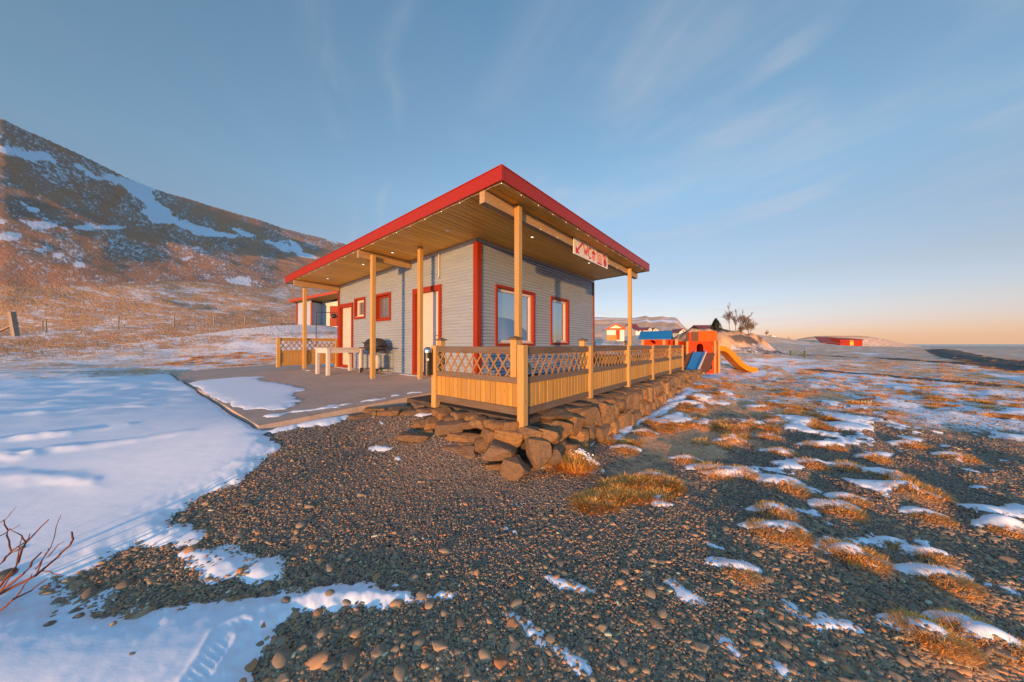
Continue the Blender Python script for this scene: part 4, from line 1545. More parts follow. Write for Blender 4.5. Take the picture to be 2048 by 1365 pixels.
# ------------------------------------------------------------------ things on the building
def build_sign():
    x0, x1, z0, z1 = 1.364, 3.274, 2.812, 3.188
    w, h = x1 - x0, z1 - z0
    px, py = W(x0, -1.62)
    t = empty('direction_sign', (px, py, z0), TH)
    tag(t, 'cream sign with red WC shower laundry and kitchen symbols on the porch beam', 'sign')
    m = MB()
    m.box(0, w, -.022, 0, 0, h, .003)
    m.build('board', M['sign_board'], t)
    d0, d1 = -.026, -.0225
    fn = lambda a, b, d: (a * w, d, b * h)
    asp = w / h

    def stroke(m, pts, wd):
        for (a, b), (c, d) in zip(pts[:-1], pts[1:]):
            dx, dy = (c - a) * asp, d - b
            L = math.hypot(dx, dy)
            ex, ey = dx / L * wd * .35, dy / L * wd * .35
            nx, ny = -dy / L * wd / 2, dx / L * wd / 2
            m.prism([((a * asp - ex + nx) / asp, b - ey + ny), ((a * asp - ex - nx) / asp, b - ey - ny), ((c * asp + ex - nx) / asp, d + ey - ny), ((c * asp + ex + nx) / asp, d + ey + ny)], fn, d0 - random.random() * .0015, d1)

    def arc(cx, cy, rx, ry, a0, a1, n=14):
        return [(cx + rx * math.cos(a0 + (a1 - a0) * i / n), cy + ry * math.sin(a0 + (a1 - a0) * i / n)) for i in range(n + 1)]

    m = MB()
    m.prism([(.045, .10), (.145, .13), (.045, .52)], fn, d0, d1)
    stroke(m, [(.085, .30), (.215, .86)], .13)
    m.build('arrow', M['sign_red'], t)
    m = MB()
    stroke(m, [(.245, .86), (.285, .26), (.312, .62), (.335, .26), (.362, .84)], .09)
    m.build('letter', M['sign_red'], t)
    m = MB()
    stroke(m, arc(.425, .50, .042, .33, 1.0, 2 * PI - 1.0), .10)
    m.build('letter', M['sign_red'], t)
    m = MB()
    m.prism(arc(.535, .52, .052, .24, 0, PI, 12), fn, d0, d1)
    stroke(m, [(.535, .76), (.535, .90)], .07)
    for k in range(5):
        xx = .497 + k * .019
        stroke(m, [(xx, .46), (xx - (2 - k) * .002, .24 - .06 * (k % 2))], .035)
    stroke(m, [(.535, .40), (.535, .08)], .06)
    m.build('shower_symbol', M['sign_red'], t)
    m = MB()
    stroke(m, [(.645, .10), (.645, .92), (.795, .92), (.795, .10), (.645, .10)], .055)
    stroke(m, [(.645, .14), (.795, .14)], .06)
    for k in range(3):
        stroke(m, [(.678 + k * .03, .79), (.684 + k * .03, .79)], .06)
    stroke(m, arc(.72, .44, .045, .23, 0, 2 * PI, 20), .045)
    stroke(m, arc(.72, .42, .02, .10, 0, 2 * PI, 12), .035)
    m.build('washing_machine_symbol', M['sign_red'], t)
    m = MB()
    m.prism(arc(.90, .34, .052, .27, 0, 2 * PI, 22)[:-1], fn, d0, d1)
    stroke(m, [(.865, .58), (.845, .86)], .05)
    stroke(m, [(.885, .62), (.89, .86)], .05)
    stroke(m, [(.915, .60), (.955, .90)], .06)
    stroke(m, arc(.846, .80, .016, .08, 0, 2 * PI, 10), .04)
    stroke(m, arc(.890, .83, .014, .07, 0, 2 * PI, 10), .04)
    m.build('pot_symbol', M['sign_red'], t)


def build_string_lights():
    t = empty('string_lights', (C0[0], C0[1], 0), TH)
    tag(t, 'thin cable of tiny white lights stapled under the roof edge', 'string lights')
    pts = []
    y = 6.9
    i = 0
    while y > RY0 + .06:
        pts.append((RX0 + .045, y, sof(y) - .012 - .014 * (i % 2)))
        y -= .24
        i += 1
    x = RX0 + .045
    while x < RX1 - .1:
        pts.append((x, RY0 + .045, sof(RY0) - .012 - .014 * (i % 2)))
        x += .24
        i += 1
    m = MB()
    m.tube(pts, .0035, 5)
    m.build('cable', M['white'], t)
    b = MB()
    b.lathe([(.0, -.008), (.005, -.004), (.005, .002), (.0, .006)], 8)
    me = b.mesh('bulb', M['lamp'])
    for k, p in enumerate(pts):
        if k % 2 and k < 120:
            put('bulb', me, t, p)
    # second run along the front beam
    q = [(x, -1.612, sof(-1.6) - .19 - .008 * (k % 2)) for k, x in enumerate(np.arange(-.5, 5.8, .3))]
    q = [p for p in q if not (1.25 < p[0] < 3.4)]
    for part in ([p for p in q if p[0] < 1.3], [p for p in q if p[0] > 3.3]):
        m = MB()
        m.tube(part, .0035, 5)
        m.build('cable', M['white'], t)
        for p in part[::2]:
            put('bulb', me, t, p)


build_sign()
build_string_lights()


# ------------------------------------------------------------------ fences
def board_mesh(w, h, t, c=.007):
    m = MB()
    poly = [(-w / 2 + c, -t / 2), (w / 2 - c, -t / 2), (w / 2, -t / 2 + c), (w / 2, t / 2), (-w / 2, t / 2), (-w / 2, -t / 2 + c)]
    m.prism(poly, lambda a, b, d: (a, b, d), 0, h)
    return m.mesh('board', M['pine_z'])


def fence_panel(t, x0, x1, H, zb=0.0, rail_mat='grey_x', n_board=None, side=1):
    """one 1.8 m panel between x0 and x1 of the thing t: three rails, boards below, diagonal lattice above"""
    L = x1 - x0
    top, mid0, mid1, bot = H - .085, .375 * H / .81 + .0, .45 * H / .81, .092
    for z0, z1 in ((H - .085, H), (mid0, mid1), (0, bot)):
        m = MB()
        m.box(x0, x1, -.026, .026, zb + z0, zb + z1, .004)
        m.build('rail', M[rail_mat], t)
    pit = .0895
    n = int(L / pit)
    w = L / n
    me = board_mesh(w - .007, mid0 - bot + .01, .018)
    for k in range(n):
        put('board', me, t, (x0 + (k + .5) * w, -.006 + random.uniform(-.0012, .0012), zb + bot - .005))
    # lattice
    z0, z1 = mid1, top
    dx = (z1 - z0) * .80
    sp = .152
    for s, yy in ((1, -.006), (-1, .006)):
        k = -3
        while True:
            a = x0 - dx + k * sp + .05
            k += 1
            if a > x1:
                break
            p, q = (a, z0), (a + dx, z1)
            if s < 0:
                p, q = (a + dx, z0), (a, z1)
            # clip to the opening
            t0, t1 = 0.0, 1.0
            ddx = q[0] - p[0]
            for lim, sign in ((x0, 1), (x1, -1)):
                f = (lim - p[0]) / ddx
                if (ddx * sign) > 0:
                    t0 = max(t0, f)
                else:
                    t1 = min(t1, f)
            if t1 - t0 < .12:
                continue
            A = (p[0] + ddx * t0, yy, zb + p[1] + (q[1] - p[1]) * t0 - (.008 if t0 == 0 else 0))
            Bq = (p[0] + ddx * t1, yy, zb + p[1] + (q[1] - p[1]) * t1 + (.008 if t1 == 1 else 0))
            v = Vector(Bq) - Vector(A)
            m = MB()
            m.box(0, v.length, -.0055, .0055, -.011, .011)
            m.build('slat', M['lattice'], t, A, (0, -math.atan2(v.z, v.x), 0))


def fence_post(t, x, y, zb, zt, cap=False, h=.048):
    m = MB()
    m.box(x - h, x + h, y - h, y + h, zb, zt, .006)
    p = m.build('post', M['post'], t)
    if cap:
        c = MB()
        k = h + .022
        c.box(x - k, x + k, y - k, y + k, zt + .0005, zt + .018)
        vs = [(x - k, y - k, zt + .0185), (x + k, y - k, zt + .0185), (x + k, y + k, zt + .0185), (x - k, y + k, zt + .0185), (x, y, zt + .045)]
        c.add(vs, [(0, 3, 2, 1), (0, 1, 4), (1, 2, 4), (2, 3, 4), (3, 0, 4)])
        c.build('cap', M['grey_x'], p)
    return p


FX, FY, FZ = -1.952, -2.72, -.044


def build_fences():
    grp = 'lattice fences round the porch'
    # long run
    wx, wy = W(FX, FY)
    t = empty('lattice_fence', (wx, wy, FZ), TH)
    tag(t, 'long five panel timber lattice fence on top of the stone wall', 'fence', grp)
    xs = [0, 1.775, 3.55, 5.325, 7.10, 8.87]
    for a, b in zip(xs[:-1], xs[1:]):
        fence_panel(t, a + .055, b - .055, .812)
    fence_post(t, -.012, -.012, -.13, .835)
    for i, x in enumerate(xs[1:]):
        fence_post(t, x, -.01, -.16 if i < 3 else -.10, .82)
    for x in (0.0, 1.775):
        fence_post(t, x, .105, .45, .90, True, .045)
    # short run by the corner
    t = empty('lattice_fence', (wx, wy, FZ), TH + PI / 2)
    tag(t, 'short single panel timber fence with the ash bin at its end', 'fence', grp)
    fence_panel(t, .055, 1.585, .812, side=-1)
    fence_post(t, 1.63, .0, -.10, .825)
    fence_post(t, 1.63, -.10, .40, .90, True, .045)
    # return at the far end of the porch
    wx2, wy2 = W(FX + 8.87, FY + .05)
    t = empty('lattice_fence', (wx2, wy2, FZ), TH + PI / 2)
    tag(t, 'timber lattice fence closing the far end of the porch', 'fence', grp)
    fence_panel(t, .06, 1.80, .812)
    fence_panel(t, 1.90, 3.05, .812)
    fence_post(t, 1.85, 0, -.1, .92, True)
    fence_post(t, 3.10, 0, -.1, .90, True)
    # panel at the far door
    wx3, wy3 = W(-1.80, 7.13)
    t = empty('lattice_fence', (wx3, wy3, .11), TH)
    tag(t, 'timber lattice panel standing on the paving beside the far door', 'fence', grp)
    fence_panel(t, .05, 1.72, .89, rail_mat='pine_x')
    fence_post(t, 0.0, 0, -.05, .895)
    fence_post(t, 1.75, 0, -.15, .89)


build_fences()


# ------------------------------------------------------------------ things on the paving
def build_table():
    x0, x1, y0, y1 = -1.41, -.42, 4.36, 5.18
    wx, wy = W(x0, y0)
    t = empty('table', (wx, wy, SLOPE * x0), TH)
    tag(t, 'plain white wooden table on the paving between door and grill', 'table')
    w, d = x1 - x0, y1 - y0
    m = MB()
    m.box(-.02, w + .02, -.02, d + .02, .725, .755, .004)
    m.build('tabletop', M['white_wood'], t)
    m = MB()
    ring_f = lambda a, dd, z: (a, dd, z)
    m.box(.09, w - .09, .012, .034, .61, .724)
    m.box(.09, w - .09, d - .034, d - .012, .61, .724)
    m.box(.012, .034, .09, d - .09, .61, .724)
    m.box(w - .034, w - .012, .09, d - .09, .61, .724)
    m.build('apron', M['white_wood'], t)
    for a in (0, w - .085):
        for b in (0, d - .085):
            m = MB()
            drop = SLOPE * (a)
            m.box(a, a + .085, b, b + .085, drop, .7245, .005)
            m.build('leg', M['white_wood'], t)


def build_grill():
    cx, cy = -.40, 3.68
    wx, wy = W(cx, cy)
    t = empty('gas_grill', (wx, wy, SLOPE * cx), TH + PI / 2)
    # local x now runs along the wall away from the camera, local y points from the wall into the paving
    tag(t, 'black domed gas grill on a wheeled frame beside the table', 'grill')
    n = 28

    def oval(rx, ry, z):
        return [(rx * math.copysign(abs(math.cos(2 * PI * k / n)) ** .75, math.cos(2 * PI * k / n)), ry * math.copysign(abs(math.sin(2 * PI * k / n)) ** .75, math.sin(2 * PI * k / n)), z) for k in range(n)]

    def loft(rings):
        m = MB()
        vs = [p for r in rings for p in r]
        fs = [(i * n + k, i * n + (k + 1) % n, (i + 1) * n + (k + 1) % n, (i + 1) * n + k) for i in range(len(rings) - 1) for k in range(n)]
        fs += [tuple(range(n))[::-1], tuple((len(rings) - 1) * n + k for k in range(n))]
        return m.add(vs, fs)
    loft([oval(.16, .12, .60), oval(.30, .22, .64), oval(.345, .25, .72), oval(.35, .255, .77)]).build('bowl', M['black'], t, smooth=True)
    lid = loft([oval(.352, .257, .772), oval(.345, .25, .83), oval(.31, .225, .90), oval(.24, .18, .955), oval(.12, .09, .985), oval(.04, .03, .99)]).build('lid', M['charcoal'], t, smooth=True)
    m = MB()
    m.tube([(-.15, .235, .84), (-.15, .30, .86), (.15, .30, .86), (.15, .235, .84)], .012, 8)
    m.build('lid_handle', M['black'], lid, smooth=True)
    m = MB()
    m.lathe([(.0, 0), (.022, 0), (.022, .012), (.0, .012)], 12)
    m.build('badge', M['steel'], t, (.0, .256, .745), (PI / 2, 0, 0))
    for sx in (-1, 1):
        m = MB()
        m.box(min(sx * .36, sx * .62), max(sx * .36, sx * .62), -.18, .18, .70, .73, .008)
        m.build('side_shelf', M['charcoal'], t)
    for sx in (-1, 1):
        for sy in (-1, 1):
            m = MB()
            m.tube([(sx * .33, sy * .20, 0.0 if sx < 0 else .05), (sx * .33, sy * .20, .66)], .014, 8)
            m.build('leg', M['black'], t, smooth=True)
    m = MB()
    m.box(-.33, .33, -.20, .20, .12, .135)
    m.build('bottom_shelf', M['black'], t)
    m = MB()
    m.tube([(-.33, .2, .58), (.33, .2, .58)], .010, 8)
    m.tube([(-.33, -.2, .58), (.33, -.2, .58)], .010, 8)
    m.build('rail', M['black'], t)
    for sy in (-1, 1):
        m = MB()
        m.lathe([(.0, -.02), (.06, -.02), (.075, -.008), (.075, .008), (.06, .02), (.0, .02)], 18)
        m.build('wheel', M['black'], t, (.35, sy * .24, .075), (PI / 2, 0, 0), smooth=True)
    m = MB()
    m.tube([(-.05, .22, .60), (-.05, .26, .52), (-.06, .15, .56)], .008, 6)
    m.build('gas_hose', M['charcoal'], t)
    # gas bottle on the lower shelf
    bx, by = W(-.43, 3.62)
    g = empty('gas_bottle', (bx, by, SLOPE * -.43 + .137), TH)
    tag(g, 'pale grey gas bottle standing on the lower shelf of the grill', 'gas bottle')
    m = MB()
    m.lathe([(.10, 0), (.135, .0), (.152, .03), (.155, .08), (.155, .30), (.15, .34), (.12, .375), (.05, .392), (.03, .395)], 26)
    m.build('body', M['bottle'], g, smooth=True)
    m = MB()
    m.lathe([(.03, .3955), (.03, .43), (.018, .435), (.018, .45)], 12)
    m.build('valve', M['steel'], g, smooth=True)
    m = MB()
    for k in range(-3, 4):
        a0, a1 = PI + .55 + k * .1, PI + .55 + (k + 1) * .1
        r0, r1 = .1556, .1575
        m.hexa([(r0 * math.cos(a0), r0 * math.sin(a0), .26), (r1 * math.cos(a0), r1 * math.sin(a0), .26), (r1 * math.cos(a1), r1 * math.sin(a1), .26), (r0 * math.cos(a1), r0 * math.sin(a1), .26),
                (r0 * math.cos(a0), r0 * math.sin(a0), .335), (r1 * math.cos(a0), r1 * math.sin(a0), .335), (r1 * math.cos(a1), r1 * math.sin(a1), .335), (r0 * math.cos(a1), r0 * math.sin(a1), .335)])
    m.build('label', M['yellow_label'], g)


def build_bin():
    lx, ly = FX - .115, FY + 1.67
    wx, wy = W(lx, ly)
    t = empty('ash_bin', (wx, wy, .34), TH)
    tag(t, 'slim black and steel wall ashtray bin on the end fence post', 'ash bin')
    m = MB()
    m.lathe([(.054, 0), (.06, .004), (.06, .30), (.06, .335)], 22)
    m.build('body', M['black'], t, smooth=True)
    m = MB()
    m.lathe([(.062, .336), (.062, .362), (.055, .39), (.036, .412), (.01, .42)], 22)
    m.build('lid', M['steel'], t, smooth=True)
    m = MB()
    m.lathe([(.0, 0), (.02, 0), (.02, .004), (.0, .004)], 14)
    m.build('emblem', M['white'], t, (-.036, -.049, .235), (PI / 2, 0, -.63))
    m = MB()
    m.box(.05, .075, -.02, .02, .05, .30)
    m.build('bracket', M['steel'], t)


build_table()
build_grill()
build_bin()


# ------------------------------------------------------------------ stones
def ico(sub):
    bm = bmesh.new()
    bmesh.ops.create_icosphere(bm, subdivisions=sub, radius=1)
    bm.verts.index_update()
    v = np.array([x.co[:] for x in bm.verts])
    f = np.array([[q.index for q in p.verts] for p in bm.faces])
    bm.free()
    return v, f


ICO = {s: ico(s) for s in (1, 2, 3)}


def noise3(p, sc, seed):
    return (fbm(p[:, 0] * sc + 5, p[:, 1] * sc + p[:, 2] * sc * .7, 3, seed) + fbm(p[:, 1] * sc - 3, p[:, 2] * sc + p[:, 0] * sc * .6, 3, seed + 9)) * .5


def rock_mesh(seed, name='stone', cuts=9, sub=3):
    r = np.random.default_rng(seed)
    v, f = ICO[sub]
    v = v.copy()
    e = .26
    v = np.sign(v) * np.abs(v) ** e
    v /= np.max(np.abs(v), axis=0)
    v[:, 0] += v[:, 2] * r.uniform(-.25, .25)
    v[:, 2] += v[:, 0] * r.uniform(-.18, .18)
    for _ in range(cuts):
        n = r.normal(size=3)
        n /= np.linalg.norm(n)
        d = r.uniform(.72, 1.15)
        t = np.maximum(0, v @ n - d)
        v -= t[:, None] * n[None, :]
    v *= (1 + noise3(v, 1.1, seed) * .10 + noise3(v, 5.5, seed + 3) * .07)[:, None]
    me = np_mesh(name, v, f, M['rock'], smooth=True)
    me.set_sharp_from_angle(angle=math.radians(17))
    return me


def pebble_mesh(seed, sub=2, name='pebble'):
    r = np.random.default_rng(seed)
    v, f = ICO[sub]
    v = v.copy()
    v *= (1 + noise3(v, .8, seed) * .7 + noise3(v, 2.2, seed + 4) * .22)[:, None]
    if seed % 4 < 3:
        for _ in range(3 + seed % 5):
            n = r.normal(size=3)
            n /= np.linalg.norm(n)
            v -= np.maximum(0, v @ n - .62)[:, None] * n[None, :]
    v[:, 0] *= r.uniform(1.0, 1.45)
    v[:, 1] *= r.uniform(.8, 1.05)
    v[:, 2] *= r.uniform(.38, .66)
    return np_mesh(name, v, f, M['pebble'], smooth=True)


ROCKS = [rock_mesh(100 + i) for i in range(22)]


def build_stone_wall():
    t = empty('stone_wall', (C0[0], C0[1], 0), TH)
    tag(t, 'low dry stone wall of brown basalt blocks under the long fence', 'stone wall')
    r = np.random.default_rng(5)
    n = 0

    def stone(lx, ly, z, sx, sy, sz, rz=None, tilt=.12):
        nonlocal n
        me = ROCKS[(n * 7 + 3) % len(ROCKS)]
        n += 1
        put('stone', me, t, (lx, ly, z), (r.uniform(-tilt, tilt), r.uniform(-tilt, tilt), (r.uniform(-.25, .25) if rz is None else rz) + (PI if r.random() < .5 else 0)), (sx / 2, sy / 2, sz / 2))
    # face of the wall, course by course
    x_end = 8.3
    for course in range(2):
        x = -1.80 + course * .14
        while x < x_end:
            w = r.uniform(.20, .40)
            wx, wy = W(x + w / 2, -3.05)
            zb = g1(wx, wy) - .04
            ztop = -.12 if x < 6.8 else -.12 - (x - 6.8) * .05
            full = ztop - zb
            split = .5 + .13 * math.sin(x * 5.1)
            z0, z1 = (zb, zb + full * split) if course == 0 else (zb + full * split, ztop)
            if full < .12:
                if course:
                    break
                z0, z1 = zb, ztop
            stone(x + w / 2, -2.93 + .05 * course + r.uniform(-.03, .03), (z0 + z1) / 2, w * 1.16, r.uniform(.32, .42), (z1 - z0) * 1.14, tilt=.10)
            if r.random() < .35:
                stone(x + r.uniform(-.02, .02), -2.98 + .05 * course, z0 + r.uniform(0, .06), r.uniform(.09, .15), .16, r.uniform(.07, .12), tilt=.3)
            x += w
    # cap stones, flat, under the fence
    x = -1.6
    while x < 8.2:
        w = r.uniform(.28, .48)
        stone(x + w / 2, -2.78 + r.uniform(-.10, .05), -.125 - max(0, x - 6.8) * .05, w * 1.05, r.uniform(.34, .46), .12, tilt=.05)
        x += w
    # second, rougher thing: the heap at the corner and the flags along the short fence
    h = empty('corner_rocks', (C0[0], C0[1], 0), TH)
    tag(h, 'tumbled big brown rocks piled below the fence corner', 'rocks')
    # u v (image of the visible middle), z of the middle, width, depth, height in metres, turn
    for u, v, z, sx, sy, sz, rz in [
            (826, 874, -.36, .34, .26, .10, .2), (900, 853, -.26, .36, .30, .16, .1), (935, 873, -.36, .46, .26, .12, -.15), (922, 908, -.50, .42, .26, .20, -.2), (935, 892, -.44, .30, .22, .12, .1),
            (1000, 905, -.42, .38, .30, .20, -.3), (1030, 935, -.52, .34, .26, .20, -.7), (1020, 870, -.28, .36, .30, .20, -.3), (1062, 868, -.22, .28, .26, .18, .3), (1078, 905, -.40, .26, .26, .34, .2),
            (1100, 912, -.48, .24, .26, .22, .1), (1095, 872, -.25, .26, .26, .24, -.1), (990, 866, -.28, .26, .24, .14, .5), (965, 890, -.42, .24, .22, .14, .4), (1060, 930, -.58, .24, .22, .12, .2), (1120, 905, -.56, .30, .26, .14, 0),
            (950, 848, -.22, .34, .22, .10, .1), (985, 848, -.22, .30, .22, .10, -.3), (910, 836, -.18, .30, .24, .09, .2), (870, 846, -.26, .26, .22, .11, .4), (858, 866, -.36, .24, .2, .10, .1), (880, 880, -.42, .2, .18, .1, -.3), (900, 926, -.56, .16, .14, .09, .5), (985, 935, -.58, .18, .16, .1, .2), (845, 845, -.25, .22, .2, .09, .2)]:
        x, y = onz(u, v, z)
        lx, ly = to_local(x, y)
        k = n
        me = ROCKS[(n * 5 + 1) % len(ROCKS)]
        n += 1
        put('rock', me, h, (lx, ly, z), (r.uniform(-.15, .15), r.uniform(-.15, .15), rz - TH), (sx / 2 * 1.06, sy / 2 * 1.06, sz / 2 * .95))
    for k in range(9):
        ly = -2.62 + k * .165
        me = ROCKS[(n * 5 + 1) % len(ROCKS)]
        n += 1
        put('rock', me, h, (-2.02 + r.uniform(-.06, .04), ly, -.17 + r.uniform(-.02, .02)), (r.uniform(-.1, .1), r.uniform(-.1, .1), PI / 2 + r.uniform(-.3, .3)), (r.uniform(.09, .13), .13, r.uniform(.05, .075)))
    f = empty('stone_flags', (C0[0], C0[1], 0), TH)
    tag(f, 'flat brown flagstones bedded between the paving and the short fence', 'flagstones')
    for u, v, sx, sy, rz in [(722, 832, .30, .22, .5), (748, 820, .26, .2, .3), (775, 824, .34, .24, .1), (800, 818, .30, .22, .2), (822, 826, .28, .2, .0), (850, 822, .28, .2, .1), (840, 812, .26, .22, .3), (812, 805, .30, .24, .2), (788, 808, .30, .22, .1),
                             (765, 812, .22, .16, .4), (835, 800, .34, .26, .2), (858, 806, .24, .22, .1), (862, 836, .26, .2, .2), (888, 838, .30, .22, .3), (845, 792, .30, .24, .1), (880, 822, .26, .2, -.2), (740, 826, .2, .14, .2), (905, 828, .24, .2, .0), (930, 838, .24, .18, .2)]:
        z = -.17
        x, y = onz(u, v, z)
        for _ in range(3):
            z = max(g1(x, y), -.3) + .028
            x, y = onz(u, v, z)
        lx, ly = to_local(x, y)
        me = ROCKS[(n * 5 + 2) % len(ROCKS)]
        n += 1
        put('flagstone', me, f, (lx, ly, z - .01), (r.uniform(-.05, .05), r.uniform(-.05, .05), rz - TH), (sx / 2 * 1.15, sy / 2 * 1.15, .045))


build_stone_wall()


# ------------------------------------------------------------------ scatter by geometry nodes
def proto_collection(name, objs):
    c = bpy.data.collections.new(name)
    for i, me in enumerate(objs):
        o = bpy.data.objects.new('%s_shape_%03d' % (name, i), me)
        c.objects.link(o)
    return c


def scatter(name, pts, rot, scl, idx, tone, coll, label, cat):
    me = bpy.data.meshes.new(name)
    n = len(pts)
    me.vertices.add(n)
    me.vertices.foreach_set('co', np.ascontiguousarray(pts, dtype=np.float32).ravel())
    for nm, typ, arr, fld in (('rot', 'FLOAT_VECTOR', rot, 'vector'), ('scl', 'FLOAT_VECTOR', scl, 'vector'), ('idx', 'INT', idx, 'value'), ('tone', 'FLOAT', tone, 'value')):
        a = me.attributes.new(nm, typ, 'POINT')
        a.data.foreach_set(fld, np.ascontiguousarray(arr, dtype=np.int32 if typ == 'INT' else np.float32).ravel())
    o = put(name, me)
    ng = bpy.data.node_groups.new(name + '_scatter', 'GeometryNodeTree')
    ng.interface.new_socket('Geometry', in_out='INPUT', socket_type='NodeSocketGeometry')
    ng.interface.new_socket('Geometry', in_out='OUTPUT', socket_type='NodeSocketGeometry')
    N, L = ng.nodes, ng.links
    gi, go = N.new('NodeGroupInput'), N.new('NodeGroupOutput')
    ci = N.new('GeometryNodeCollectionInfo')
    ci.inputs['Collection'].default_value = coll
    ci.inputs['Separate Children'].default_value = True
    ci.inputs['Reset Children'].default_value = True
    ip = N.new('GeometryNodeInstanceOnPoints')
    ip.inputs['Pick Instance'].default_value = True

    def named(nm, dt):
        a = N.new('GeometryNodeInputNamedAttribute')
        a.data_type = dt
        a.inputs['Name'].default_value = nm
        return a.outputs['Attribute']
    L.new(gi.outputs[0], ip.inputs['Points'])
    L.new(ci.outputs[0], ip.inputs['Instance'])
    L.new(named('idx', 'INT'), ip.inputs['Instance Index'])
    L.new(named('rot', 'FLOAT_VECTOR'), ip.inputs['Rotation'])
    L.new(named('scl', 'FLOAT_VECTOR'), ip.inputs['Scale'])
    L.new(ip.outputs[0], go.inputs[0])
    mod = o.modifiers.new('scatter', 'NODES')
    mod.node_group = ng
    tag(o, label, cat, kind='stuff')
    return o


def near_ground_points(n, u0, u1, v0, v1, seed, power=1.0):
    """random ground points, evenly dense as seen from where people stand, so that near gravel is as fine as far gravel is coarse"""
    r = np.random.default_rng(seed)
    u = r.uniform(u0, u1, n)
    v = v0 + (v1 - v0) * r.random(n) ** power
    a, b = (u - 1024) / FPX, (682.5 - v) / FPX
    dy = math.cos(PITCH) - b * math.sin(PITCH)
    dz = math.sin(PITCH) + b * math.cos(PITCH)
    z = np.full(n, -.55)
    for _ in range(7):
        t = (z - CAM_Z) / dz
        x, y = a * t, dy * t
        ok = (y < 60) & (y > .2)
        z = np.where(ok, ground(np.where(ok, x, 0), np.where(ok, y, 3)), z)
    return x, y, z, (y > .3) & (y < 45)


def free(x, y):
    lx, ly = to_local(x, y)
    slab = (lx > -3.95) & (ly > -.33) & (ly < 10.9)
    porch = (lx > -1.98) & (ly > -2.80) & (ly < 8)
    return ~(slab | porch)


